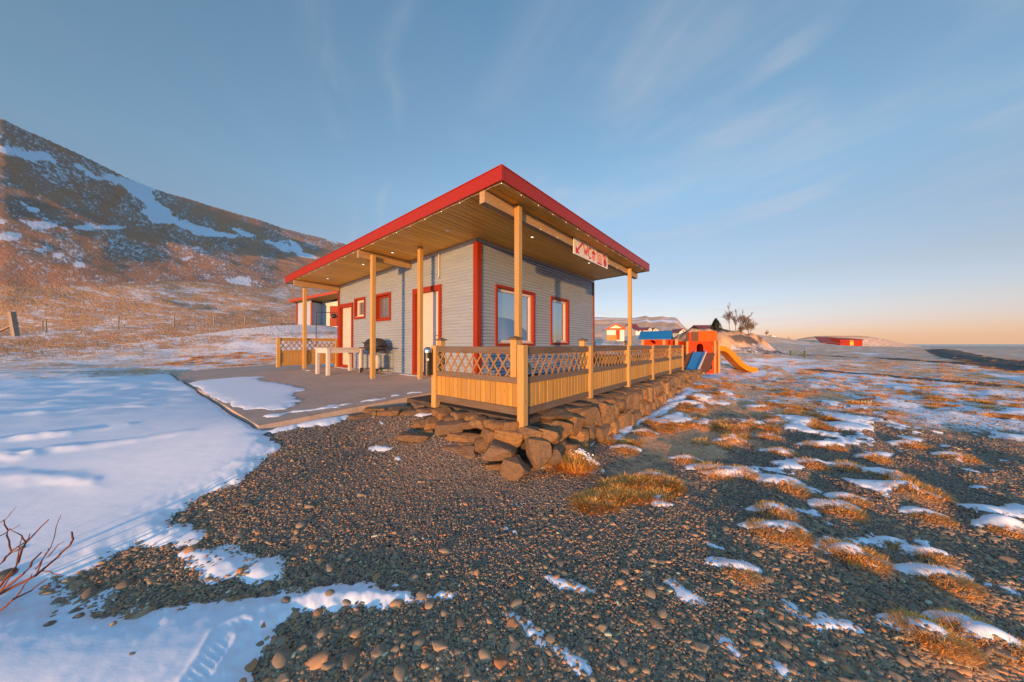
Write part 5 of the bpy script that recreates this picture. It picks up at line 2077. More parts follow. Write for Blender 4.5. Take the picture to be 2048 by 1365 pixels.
def build_gravel():
    coll = proto_collection('pebble', [pebble_mesh(200 + i, 2) for i in range(14)])
    P, Rr, Sc, T = [], [], [], []
    for n, lo, hi, seed, sink in ((110000, .006, .015, 1, .2), (40000, .012, .026, 2, .36), (2600, .024, .046, 3, .44)):
        x, y, z, ok = near_ground_points(n, -60, 2110, 760, 1400, seed)
        r = np.random.default_rng(seed + 50)
        dep = snow_depth(x, y)
        gr = grass_mask(x, y)
        fine = np.exp(-((x - FINE_C[0]) / 1.5) ** 2 - ((y - FINE_C[1]) / 1.0) ** 2)
        size = lo + (hi - lo) * r.random(n) ** 1.7
        if seed == 1:
            size = size * np.maximum(1, y / 3.0)
            ok &= (y < 12)
        else:
            ok &= (y < 9) & (r.random(n) > fine * (.80 if seed == 2 else .93)) & (r.random(n) > sstep(.3, .8, gr) * .85)
        ok &= free(x, y) & (dep < size * .75) & (r.random(n) > sstep(.4, .9, gr) * .6)
        ok &= (r.random(n) > np.where(dep > .004, .55, 0))
        i = np.where(ok)[0]
        m = len(i)
        P.append(np.stack([x[i], y[i], z[i] + size[i] * (.5 - sink) * .7 + np.maximum(dep[i], 0) * .65], 1))
        Rr.append(np.stack([r.normal(0, .22, m), r.normal(0, .22, m), r.uniform(0, 2 * PI, m)], 1))
        Sc.append(np.repeat(size[i][:, None] / 2, 3, 1) * r.uniform(.85, 1.2, (m, 3)))
        tone = np.clip(r.normal(.40, .28, m), 0, .97)
        tone = np.where(r.random(m) < .012, 1.0, tone)
        T.append(tone)
    r = np.random.default_rng(88)
    m = 16000
    x, y = r.uniform(-3, 5, m), r.uniform(-1.2, 2.2, m)
    px_ = FPX * x / np.maximum(y, .05)
    seen = (y > 1.25) & (np.abs(px_) < 1060)
    size = r.uniform(.016, .045, m)
    ok = ~seen & (snow_depth(x, y) < size * .5) & (np.hypot(x, y) > .35)
    i = np.where(ok)[0]
    P.append(np.stack([x[i], y[i], ground(x[i], y[i]) + size[i] * .1], 1))
    Rr.append(np.stack([r.normal(0, .2, len(i)), r.normal(0, .2, len(i)), r.uniform(0, 2 * PI, len(i))], 1))
    Sc.append(np.repeat(size[i][:, None] / 2, 3, 1))
    T.append(np.clip(r.normal(.4, .28, len(i)), 0, .97))
    P, Rr, Sc, T = map(np.concatenate, (P, Rr, Sc, T))
    scatter('gravel', P, Rr, Sc, rng.integers(0, 14, len(P)), T, coll, 'rounded dark beach pebbles covering the ground before the cabin', 'gravel')
    # the largest cobbles, one by one, as pieces of the ground
    big = [pebble_mesh(300 + i, 3, 'cobble') for i in range(12)]
    cand = []
    x, y, z, ok = near_ground_points(2600, -40, 2090, 960, 1400, 77, .8)
    r = np.random.default_rng(9)
    size = r.uniform(.035, .072, len(x)) * np.where(y > 2.6, .8, 1)
    dep = snow_depth(x, y)
    fine = np.exp(-((x - FINE_C[0]) / 1.5) ** 2 - ((y - FINE_C[1]) / 1.0) ** 2)
    ok &= free(x, y) & (dep < .05) & (r.random(len(x)) > fine * .92) & (r.random(len(x)) > (dep > .01) * .82)
    fixed = [(705, 1322, .13), (632, 1340, .12), (660, 1330, .11), (562, 1332, .13), (600, 1300, .08), (525, 1262, .07), (1100, 1290, .10), (1040, 1050, .05), (590, 1080, .05), (712, 1084, .045), (872, 1122, .055), (865, 1040, .03), (303, 1330, .07), (380, 1335, .05), (530, 1290, .05), (478, 1300, .03),
             (200, 1048, .07), (218, 1052, .06), (415, 1010, .08), (210, 1075, .06), (108, 1075, .08), (135, 1078, .06), (160, 1078, .04), (250, 1175, .11), (300, 1172, .06), (92, 1195, .08), (155, 1230, .08), (1320, 1180, .07), (1450, 1040, .05), (48, 1115, .12), (8, 1175, .16), (330, 1020, .05), (370, 1012, .04), (182, 935, .07), (300, 1055, .03)]
    chosen = []
    for u, v, s in fixed:
        gx, gy = gpt(u, v)
        chosen.append((gx, gy, s * .68))
    for i in np.where(ok)[0]:
        if len(chosen) >= 285:
            break
        if all((x[i] - a) ** 2 + (y[i] - b) ** 2 > (size[i] * .55 + s * .55) ** 2 for a, b, s in chosen):
            chosen.append((float(x[i]), float(y[i]), float(size[i])))
    xs = np.array([c[0] for c in chosen])
    ys = np.array([c[1] for c in chosen])
    zs = ground(xs, ys)
    ds = snow_depth(xs, ys)
    for k, (a, b, s) in enumerate(chosen):
        o = put('cobble', big[k % 12], GROUND, (a, b, zs[k] + s * .04 + max(0, ds[k]) * .6), (r.normal(0, .15), r.normal(0, .15), r.uniform(0, 2 * PI)), (s / 2 * r.uniform(.9, 1.15), s / 2, s / 2 * r.uniform(.85, 1.2)))
        o['tone_self'] = float(np.clip(r.normal(.36, .24), 0, .95))


build_gravel()


# ------------------------------------------------------------------ grass
def tuft_mesh(seed, blades=70, h=.16, spread=.10, lean=(0, 0), name='tuft', thin=1.0, mound=0.0):
    r = np.random.default_rng(seed)
    V, F = [], []
    for _ in range(blades):
        a = r.uniform(0, 2 * PI)
        rad = spread * math.sqrt(r.random()) * .7
        bx, by = rad * math.cos(a), rad * math.sin(a)
        L = h * r.uniform(.55, 1.15)
        tilt = r.uniform(.35, 1.3)
        a2 = a + r.normal(0, .5)
        dx, dy = math.cos(a2) * math.sin(tilt) + lean[0], math.sin(a2) * math.sin(tilt) + lean[1]
        dz = math.cos(tilt)
        w = r.uniform(.0022, .0042) * thin
        sx, sy = -math.sin(a2) * w, math.cos(a2) * w
        n = len(V)
        for s, k, bend in ((0, 1, 0), (.5, .85, .10), (1, .12, .38)):
            cx, cy, cz = bx + dx * L * s, by + dy * L * s, dz * L * s - bend * L * .55
            mz = mound * math.exp(-(cx * cx + cy * cy) / .17 ** 2)
            V += [(cx - sx * k, cy - sy * k, mz + max(cz, .004)), (cx + sx * k, cy + sy * k, mz + max(cz, .004))]
        F += [(n, n + 1, n + 3, n + 2), (n + 2, n + 3, n + 5, n + 4)]
    return np_mesh(name, np.array(V), np.array(F), M['tussock'] if name == 'grass_tussock' else M['grass'], smooth=False)


def build_grass():
    coll = proto_collection('grass', [tuft_mesh(400 + i, 90, .085, .13, (.10, .08)) for i in range(8)])
    P, Rr, Sc, T = [], [], [], []
    for n, u0, u1, v0, v1, seed in ((15000, 1090, 2140, 742, 1030, 11), (12000, -100, 700, 664, 790, 12), (2600, 1380, 2140, 722, 800, 13), (1500, 1420, 2140, 702, 745, 14)):
        x, y, z, ok = near_ground_points(n, u0, u1, v0, v1, seed)
        r = np.random.default_rng(seed)
        gr = grass_mask(x, y)
        dep = snow_depth(x, y)
        clump = fbm(x / .52, y / .52, 4, 111)
        ok &= free(x, y) & (r.random(n) < gr * 1.0) & (dep < .012) & (clump > np.where(x > 0, .03 + .09 * sstep(7, 4.5, np.hypot(x, y)), -.02)) & (y < 42) & ((x > 0) | (y > 12) & (r.random(n) < .7))
        i = np.where(ok)[0]
        m = len(i)
        s = r.uniform(.55, 1.15, m) * np.clip(.75 + y[i] * .05, .8, 2.2)
        P.append(np.stack([x[i], y[i], z[i] - .01], 1))
        Rr.append(np.stack([r.normal(0, .1, m), r.normal(0, .1, m), r.normal(.4, .8, m)], 1))
        Sc.append(np.stack([s * 1.15, s * 1.15, s * r.uniform(.35, .75, m)], 1))
        T.append(np.clip(r.normal(.45, .25, m), 0, 1))
    P, Rr, Sc, T = map(np.concatenate, (P, Rr, Sc, T))
    scatter('grass', P, Rr, Sc, rng.integers(0, 8, len(P)), T, coll, 'dry straw grass growing through gravel and thin snow', 'grass')
    # tussocks one can tell apart
    big = [tuft_mesh(450 + i, 900, .085, .26, (.10, -.05), 'grass_tussock', .7, .075) for i in range(5)]
    wall_t = tuft_mesh(470, 1300, .24, .22, (0, 0), 'grass_tussock', .6)
    gx, gy = gpt(1152, 940)
    o = put('grass_tussock', wall_t, None, (gx, gy, g1(gx, gy)))
    tag(o, 'big bushy straw tussock with frost at the foot of the stone wall', 'grass tussock')
    r = np.random.default_rng(13)
    k = 0
    rows = [('farthest', 0, 890), ('second farthest', 890, 945), ('middle', 945, 1040), ('second nearest', 1040, 1140), ('nearest', 1140, 2000)]
    nth = ['first', 'second', 'third', 'fourth', 'fifth', 'sixth', 'seventh', 'eighth', 'ninth', 'tenth', 'eleventh', 'twelfth', 'thirteenth', 'fourteenth']

    def tussock_label(u, v):
        for nm, a, b in rows:
            if a <= v < b:
                order = sorted(q[0] for q in TUS if a <= q[1] < b)
                return 'low straw tussock, %s from the left in the %s row on the open gravel' % (nth[order.index(u)], nm)
    for (u, v, _), (gx, gy, sz) in zip(TUS, TUS_XY):
        me = big[k % 5]
        base = g1(gx + 1e-4, gy) - .075 * sz
        o = put('grass_tussock', me, None, (gx, gy, base), (0, 0, r.normal(0, .3)), (sz, sz, sz * r.uniform(.95, 1.1)))
        tag(o, tussock_label(u, v), 'grass tussock', 'straw tussocks on the open gravel')
        k += 1


build_grass()


# frost on the wall tussock
def build_frost():
    gx, gy = gpt(1170, 934)
    z = g1(gx, gy)
    r = np.random.default_rng(17)
    m = MB()
    for i in range(110):
        s = i / 110
        cx, cy = gx - .09 + .17 * s + r.normal(0, .026), gy + .10 - .20 * s + r.normal(0, .026)
        h = .06 + .11 * math.sin(PI * min(1, .25 + s * .75)) + r.normal(0, .012)
        rad = r.uniform(.005, .013)
        m.lathe([(.001, -rad * .7), (rad * .9, -rad * .3), (rad, .1 * rad), (rad * .6, rad * .6), (.001, rad * .8)], 7, (cx, cy, z + h))
    o = m.build('frost_clump', M['snow'], None, smooth=True)
    tag(o, 'lumpy streak of frozen snow caught on the tussock by the wall', 'snow clump')


build_frost()


# ------------------------------------------------------------------ bare shrub in the near corner
def build_shrub():
    base = aty(-55, 1235, 1.62)
    bz = g1(base.x, base.y)
    t = empty('bare_shrub', (base.x, base.y, bz))
    tag(t, 'leafless reddish shrub poking out of the snow in the near corner', 'shrub')
    r = np.random.default_rng(23)
    stems = [([(-60, 1240), (-5, 1190), (70, 1152), (115, 1118), (146, 1078), (143, 1064)], 1.62, .0052), ([(-60, 1236), (-2, 1186), (45, 1150), (83, 1105)], 1.58, .0055), ([(-55, 1230), (0, 1175), (35, 1125), (52, 1085), (97, 1040)], 1.66, .0045),
             ([(-60, 1245), (-2, 1222), (28, 1198), (60, 1183), (95, 1158)], 1.55, .004), ([(28, 1198), (50, 1170), (64, 1148)], 1.56, .0025), ([(-58, 1225), (-5, 1135), (22, 1105), (16, 1072), (8, 1040)], 1.72, .004), ([(22, 1105), (38, 1092), (52, 1084), (60, 1068)], 1.72, .0028),
             ([(52, 1085), (36, 1066), (18, 1057)], 1.66, .002), ([(-50, 1210), (-10, 1078), (20, 1060), (40, 1050)], 1.8, .0025), ([(70, 1152), (98, 1098), (122, 1030)], 1.64, .0018), ([(72, 1143), (100, 1145), (124, 1153)], 1.6, .002), ([(70, 1140), (90, 1112), (98, 1096)], 1.63, .002),
             ([(-60, 1200), (-20, 1055), (10, 1040), (33, 1014)], 1.85, .002), ([(95, 1115), (115, 1092), (128, 1084)], 1.62, .0018), ([(-5, 1190), (30, 1140), (44, 1072)], 1.68, .0025), ([(-80, 1240), (-140, 1150), (-170, 1080)], 1.6, .005), ([(-70, 1240), (-90, 1130), (-80, 1040)], 1.66, .005), ([(-65, 1235), (-60, 1100), (-40, 1010), (-30, 960)], 1.7, .004)]
    for pts, Y, rad in stems:
        P = []
        for i, (u, v) in enumerate(pts):
            p = aty(u, v, Y + .05 * math.sin(i * 1.7 + Y * 9))
            P.append(p - Vector((base.x, base.y, bz)))
        # finer, slightly crooked
        Q = []
        for a, b in zip(P[:-1], P[1:]):
            for s in (0, .34, .67):
                Q.append(a.lerp(b, s) + Vector(r.normal(0, .0022, 3)))
        Q.append(P[-1])
        m = MB()
        m.tube(Q, [rad * 1.5 * (1 - .6 * i / (len(Q) - 1)) for i in range(len(Q))], 6)
        m.build('stem', M['twig'], t, smooth=True)


build_shrub()


# ------------------------------------------------------------------ play castle
def build_castle():
    O = aty(1403, 744, 14.0)
    gz = g1(O.x, O.y)
    gz = min(max(gz, -.55), -.40)
    t = empty('play_castle', (O.x, O.y, gz), 0)
    tag(t, 'orange wooden play castle with blue and yellow slides beyond the fence', 'playground')
    k = 14.0 / FPX

    def X(u, y=0.0):
        return (u - 1024) / FPX * (14.0 + y) - O.x

    def Z(v, y=0.0):
        return CAM_Z - (v - 688.8) / FPX * (14.0 + y) - gz
    zd, zw, zp = Z(706), Z(683), Z(663)
    x0, x1 = X(1373), X(1432)
    dep = 1.3
    # tower panels
    m = MB()
    xa, xb = X(1393), X(1407)
    m.box(x0, xa, 0, .03, zd, zw)
    m.box(xb, x1, 0, .03, zd, zw)
    for i in range(8):                                     # arched head of the doorway
        a0, a1 = PI * i / 8, PI * (i + 1) / 8
        cx, r = (xa + xb) / 2, (xb - xa) / 2
        zc = zd + .26
        p, q = cx + r * math.cos(a0), cx + r * math.cos(a1)
        m.hexa([(q, 0, zc + r * math.sin(a1)), (p, 0, zc + r * math.sin(a0)), (p, .03, zc + r * math.sin(a0)), (q, .03, zc + r * math.sin(a1)), (q, 0, zw), (p, 0, zw), (p, .03, zw), (q, .03, zw)])
    m.build('front_panel', M['orange'], t)
    m = MB()
    m.box(x0 - .03, x0 - .001, .0, dep, zd, zw)
    m.box(x1 + .001, x1 + .03, .0, dep, zd, zw)
    m.box(x0, x1, dep, dep + .03, zd, zw)
    m.build('side_panel', M['orange'], t)
    m = MB()
    m.box(x0, x1, .031, dep - .001, zd - .05, zd - .001)
    m.build('platform', M['brown_panel'], t)
    # parapet boards: brown, orange, brown, then the wide light orange one
    for u0, u1, mt, vt in ((1373, 1377.5, 'brown_panel', 664.5), (1378, 1382, 'orange', 665), (1382.5, 1396, 'brown_panel', 664), (1396.5, 1433, 'orange_light', 662.5)):
        m = MB()
        m.box(X(u0), X(u1), -.02, .012, zw + .002, Z(vt))
        m.build('parapet_board', M[mt], t)
    for px_, top in ((X(1426.5), Z(682)), (X(1435), Z(682)), (x0 - .02, zw), (X(1404), zd - .05)):
        for yy in (-.07, dep + .08):
            m = MB()
            m.box(px_ - .045, px_ + .045, yy - .045, yy + .045, -.1, top, .006)
            m.build('post', M['post'], t)
    # sloping brown front with the blue slide and the white climbing board
    def slope(u0t, u1t, u0b, u1b, name, mt, lift, vt=706.5, vb=745, yb=-1.0, th=.03):
        mm = MB()
        zt, zb = Z(vt), max(Z(vb, yb), .02)
        n = Vector((0, zt - zb, -(yb))).normalized()
        ofs = Vector((0, -abs(n.y), abs(n.z)))
        ps = [Vector((X(u0b, yb), yb, zb)), Vector((X(u1b, yb), yb, zb)), Vector((X(u1t), -.04, zt)), Vector((X(u0t), -.04, zt))]
        lo = [p + ofs * lift for p in ps]
        hi = [p + ofs * (lift + th) for p in ps]
        mm.hexa([tuple(p) for p in lo + hi])
        return mm.build(name, M[mt], t)
    slope(1374, 1429, 1360, 1417, 'ramp', 'brown_panel', 0)
    slope(1386, 1406, 1371, 1391, 'slide_bed', 'blue', .035)
    slope(1384.5, 1387.5, 1369.5, 1372.5, 'slide_side', 'blue', .036, th=.12)
    slope(1404.5, 1407.5, 1389.5, 1392.5, 'slide_side', 'blue', .036, th=.12)
    slope(1409, 1412, 1395, 1399, 'climbing_board', 'white', .035, vb=740)
    # low side wall with a round hole
    m = MB()
    cx, cz, r = X(1418), Z(731), .14
    outer = [(X(1411), 0.0), (X(1425), 0.0), (X(1425), zd - .06), (X(1419), zd - .06)]
    m.box(X(1418), X(1425), -.08, -.05, 0, zd - .06)
    m.box(X(1410), X(1418), -.095, -.062, 0, .34)
    m.build('low_panel', M['orange'], t)
    m = MB()
    m.lathe([(.0, -.01), (r, -.01), (r, .01), (.0, .01)], 18)
    m.build('crawl_hole', M['dark'], t, (X(1415.5), -.10, .30), (PI / 2, 0, 0))
    m = MB()
    m.box(X(1428), X(1437), .0, .03, .0, zd)
    m.build('low_panel', M['orange_light'], t)
    # yellow slide, a trough swept along its run
    run = [(1427, 699), (1452, 700), (1460, 705), (1472, 718), (1484, 730), (1496, 738), (1508, 742), (1518, 744)]
    P = [Vector((X(u, -.1), .25, max(Z(v, .25) - .02, .06))) for u, v in run]
    m = MB()
    hw, th, sh = .24, .03, .19
    prof = [(-hw - th, sh), (-hw - th, -th), (hw + th, -th), (hw + th, sh), (hw, sh), (hw, 0), (-hw, 0), (-hw, sh)]
    vs = []
    for i, p in enumerate(P):
        d = (P[min(i + 1, len(P) - 1)] - P[max(i - 1, 0)]).normalized()
        side = d.cross(Vector((0, 0, 1))).normalized()
        up = side.cross(d)
        vs += [tuple(p + side * a + up * b) for a, b in prof]
    nn = len(prof)
    fs = [(i * nn + j, i * nn + (j + 1) % nn, (i + 1) * nn + (j + 1) % nn, (i + 1) * nn + j) for i in range(len(P) - 1) for j in range(nn)]
    fs += [tuple(range(nn))[::-1], tuple((len(P) - 1) * nn + j for j in range(nn))]
    m.add(vs, fs)
    m.build('yellow_slide', M['yellow_slide'], t)
    m = MB()
    m.box(X(1516), X(1519), .12, .38, -.05, .05)
    m.build('slide_foot', M['steel'], t)
    # roofed cabin joined on the left
    yb = .55
    kk = (14.0 + yb) / FPX
    X2 = lambda u: (u - 1024) * kk - O.x
    Z2 = lambda v: CAM_Z - (v - 688.8) * kk - gz
    a0, a1 = X2(1292), X2(1340)
    ang = -.55
    pv = Vector(((a0 + a1) / 2, yb + .3, 0))
    RL = pv - Matrix.Rotation(ang, 3, 'Z') @ pv
    RR = (0, 0, ang)
    ze, zr = Z2(677), Z2(663)
    m = MB()
    m.box(a0, X2(1306), yb, yb + .03, .5, ze)
    m.box(X2(1319), a1, yb, yb + .03, .5, ze)
    m.box(X2(1306), X2(1319), yb, yb + .03, .5, Z2(688))
    for i in range(6):
        b0, b1 = PI * i / 6, PI * (i + 1) / 6
        cx, r = X2(1312.5), X2(1319) - X2(1312.5)
        zc = Z2(688) + .02
        p, q = cx + r * math.cos(b0), cx + r * math.cos(b1)
        m.hexa([(q, yb, zc + r * math.sin(b1)), (p, yb, zc + r * math.sin(b0)), (p, yb + .03, zc + r * math.sin(b0)), (q, yb + .03, zc + r * math.sin(b1)), (q, yb, ze), (p, yb, ze), (p, yb + .03, ze), (q, yb + .03, ze)])
    m.build('cabin_wall', M['orange'], t, RL, RR)
    m = MB()
    m.box(a0, a1, yb + .9, yb + .93, .5, ze)
    m.prism([(yb, .5), (yb + .93, .5), (yb + .93, ze), (yb + .47, zr - .05), (yb, ze)], lambda a, b, d: (d, a, b), a1 + .001, a1 + .03)
    m.build('cabin_wall', M['orange'], t, RL, RR)
    for s, nm in ((0, 'roof_sheet'), (1, 'roof_sheet')):
        m = MB()
        y_e, y_r = (yb - .14, yb + .465) if s == 0 else (yb + 1.07, yb + .466)
        zl = ze - .06
        m.hexa([(a0 - .12, y_e, zl), (a1 + .16, y_e, zl), (a1 + .16, y_r, zr), (a0 - .12, y_r, zr), (a0 - .12, y_e, zl + .03), (a1 + .16, y_e, zl + .03), (a1 + .16, y_r, zr + .03), (a0 - .12, y_r, zr + .03)])
        m.build(nm, M['blue'], t, RL, RR)
    for u in (1295, 1334, 1356):
        m = MB()
        m.box(X2(u) - .06, X2(u) + .06, yb - .10, yb - .001, -.1, Z2(679.5), .006)
        m.build('post', M['post'], t, RL, RR)
    m = MB()
    m.box(a1 + .02, x0 - .04, yb + .03, yb + .06, Z2(701), Z2(680))
    m.build('bridge_panel', M['orange'], t)


build_castle()


# ------------------------------------------------------------------ houses and sheds in the distance
def gable_house(name, u0, u1, v_base, v_eave, v_ridge, Y, depth, label, wall='house_white', roof='house_red_roof', gable_front=False, wins=(), door=None, rz=0.0, group=None):
    k = Y / FPX
    p = aty((u0 + u1) / 2, v_base, Y)
    t = empty(name, (p.x, p.y, p.z), rz)
    tag(t, label, 'house', group)
    w = (u1 - u0) * k
    he, hr = (v_base - v_eave) * k, (v_base - v_ridge) * k
    m = MB()
    m.box(-w / 2, w / 2, 0, depth, -1.5, he)
    if gable_front:
        m.prism([(-w / 2, he), (w / 2, he), (0, hr - .1)], lambda a, b, d: (a, d, b), 0.0, depth)
    else:
        m.prism([(0, he), (depth, he), (depth / 2, hr - .1)], lambda a, b, d: (d, a, b), -w / 2, w / 2)
    m.build('wall', M[wall], t)
    ov = .25
    for s in (-1, 1):
        m = MB()
        if gable_front:
            m.hexa([(s * (w / 2 + ov), -ov, he - .12), (s * .0005, -ov, hr), (s * .0005, depth + ov, hr), (s * (w / 2 + ov), depth + ov, he - .12), (s * (w / 2 + ov), -ov, he), (s * .0005, -ov, hr + .12), (s * .0005, depth + ov, hr + .12), (s * (w / 2 + ov), depth + ov, he)])
        else:
            ye, yr = (-ov, depth / 2 - .0005) if s < 0 else (depth + ov, depth / 2 + .0005)
            m.hexa([(-w / 2 - ov, ye, he - .12), (w / 2 + ov, ye, he - .12), (w / 2 + ov, yr, hr), (-w / 2 - ov, yr, hr), (-w / 2 - ov, ye, he), (w / 2 + ov, ye, he), (w / 2 + ov, yr, hr + .12), (-w / 2 - ov, yr, hr + .12)])
        m.build('roof', M[roof], t)
    for a, b, c, d in wins:
        m = MB()
        ring(m, front, a * w, b * w, c * hr, d * hr, .08, -.04, .02)
        o = m.build('window', M['white' if wall != 'house_white' else 'house_red_roof'], t)
        m = MB()
        m.box(a * w + .08, b * w - .08, -.012, -.004, c * hr + .08, d * hr - .08)
        m.build('pane', M['dark'], o)
    if door:
        a, b, c = door
        m = MB()
        m.box(a * w, b * w, -.05, -.004, 0, c * hr)
        m.build('door', M['orange'], t)
    return t


def build_houses():
    t = gable_house('small_cabin', 1214, 1248, 680, 658, 648.5, 60, 5, 'small cream cabin with orange door and trim in the field', roof='house_white', gable_front=True, door=(.02, .24, .62), rz=-.1)
    m = MB()
    w = 34 * 60 / FPX
    for s in (-1, 1):
        m.bar((s * (w / 2 + .3), -.3, 22 * 60 / FPX - .1), (0, -.3, 31.5 * 60 / FPX), .10, .22)
    m.bar((-w / 2, -.06, 22 * 60 / FPX - .05), (w / 2, -.06, 22 * 60 / FPX - .05), .10, .3)
    m.build('trim', M['orange_light'], t)
    m = MB()
    m.box(-w / 2 - .4, -w / 2 + 1.4, -2.0, -1.95, -.4, .85)
    f = m.build('board_fence', M['pine_x'], None, t.location, (0, 0, -.1))
    tag(f, 'yellow board screen in front of the small cream cabin', 'fence')
    gable_house('farmhouse', 1262, 1280, 666, 659, 648, 132, 9, 'white farmhouse with a tall dark red gable roof on the far slope', wins=((-.3, -.1, .15, .35), (.1, .3, .15, .35)))
    gable_house('farmhouse', 1271.5, 1296, 665.5, 661, 655, 126, 7, 'long white farm building with a low red roof on the far slope', wins=((-.35, -.2, .2, .5), (-.05, .1, .2, .5)))
    gable_house('farmhouse', 1296.5, 1304, 665, 660, 655, 128, 7, 'narrow white farm wing with its gable towards the field', gable_front=True, wins=((-.12, .12, .45, .7),))
    gable_house('farmhouse', 1306, 1317, 665, 661, 656.5, 130, 7, 'white farm wing at the end of the red roofed row', gable_front=True, wins=((-.12, .12, .4, .65),))
    gable_house('farmhouse', 1340, 1362, 671, 664, 661, 104, 6, 'long low white house behind the play castle', wins=((-.3, -.15, .3, .6),))
    gable_house('farmhouse', 1358.5, 1374, 673, 665, 658, 100, 6, 'white gabled house with one dark attic window behind the play castle', gable_front=True, wins=((-.1, .1, .58, .78), (-.35, -.15, .1, .35)))
    gable_house('red_house', 1412, 1452, 676, 664.5, 649.5, 66, 8, 'brown house with a steep dark red roof on the bluff', wall='house_brown', wins=((.05, .2, .1, .36), (.26, .42, .1, .36)))
    # turf barn on the mound
    Y = 138
    k = Y / FPX
    p = aty(1690, 690, Y)
    t = empty('turf_barn', (p.x, p.y, p.z), 0)
    tag(t, 'long low red barn sunk in a grassy mound far across the field', 'barn')
    X = lambda u: (u - 1690) * k
    Zv = lambda v: (690 - v) * k
    m = MB()
    m.hexa([(X(1680), 0, -.6), (X(1725), 0, -.6), (X(1725), 6, -.6), (X(1680), 6, -.6), (X(1680), 0, Zv(680)), (X(1725), 0, Zv(680)), (X(1725), 6, Zv(678)), (X(1680), 6, Zv(676))])
    m.build('wall', M['barn_red'], t)
    m = MB()
    m.hexa([(X(1648), 1, Zv(687)), (X(1681), -.3, Zv(687.5)), (X(1692), 6, Zv(676)), (X(1664), 8, Zv(674)), (X(1648), 1, Zv(686)), (X(1681), -.3, Zv(686.5)), (X(1692), 6, Zv(675)), (X(1664), 8, Zv(673))])
    m.hexa([(X(1681), -.4, Zv(686)), (X(1726), -.4, Zv(680)), (X(1726), 7, Zv(677)), (X(1681), 7, Zv(674.5)), (X(1681), -.4, Zv(685)), (X(1726), -.4, Zv(679)), (X(1726), 7, Zv(676)), (X(1681), 7, Zv(673.5))])
    m.build('roof', M['house_red_roof'], t)
    m = MB()
    m.box(X(1699.5), X(1707), -.09, -.01, -.3, Zv(681))
    m.build('door', M['yellow_label'], t)
    # small box-like shed on the skyline
    Y = 150
    p = aty(1548, 676, Y)
    t = empty('field_shed', (p.x, p.y, p.z), 0)
    tag(t, 'tiny pale flat roofed shed on the skyline beyond the bluff', 'shed')
    m = MB()
    m.box(-.95, .95, 0, 2, -.5, 1.15)
    m.build('wall', M['house_white'], t)
    m = MB()
    m.box(-1.1, 1.1, -.15, 2.15, 1.151, 1.27)
    m.build('roof', M['house_brown'], t)


build_houses()


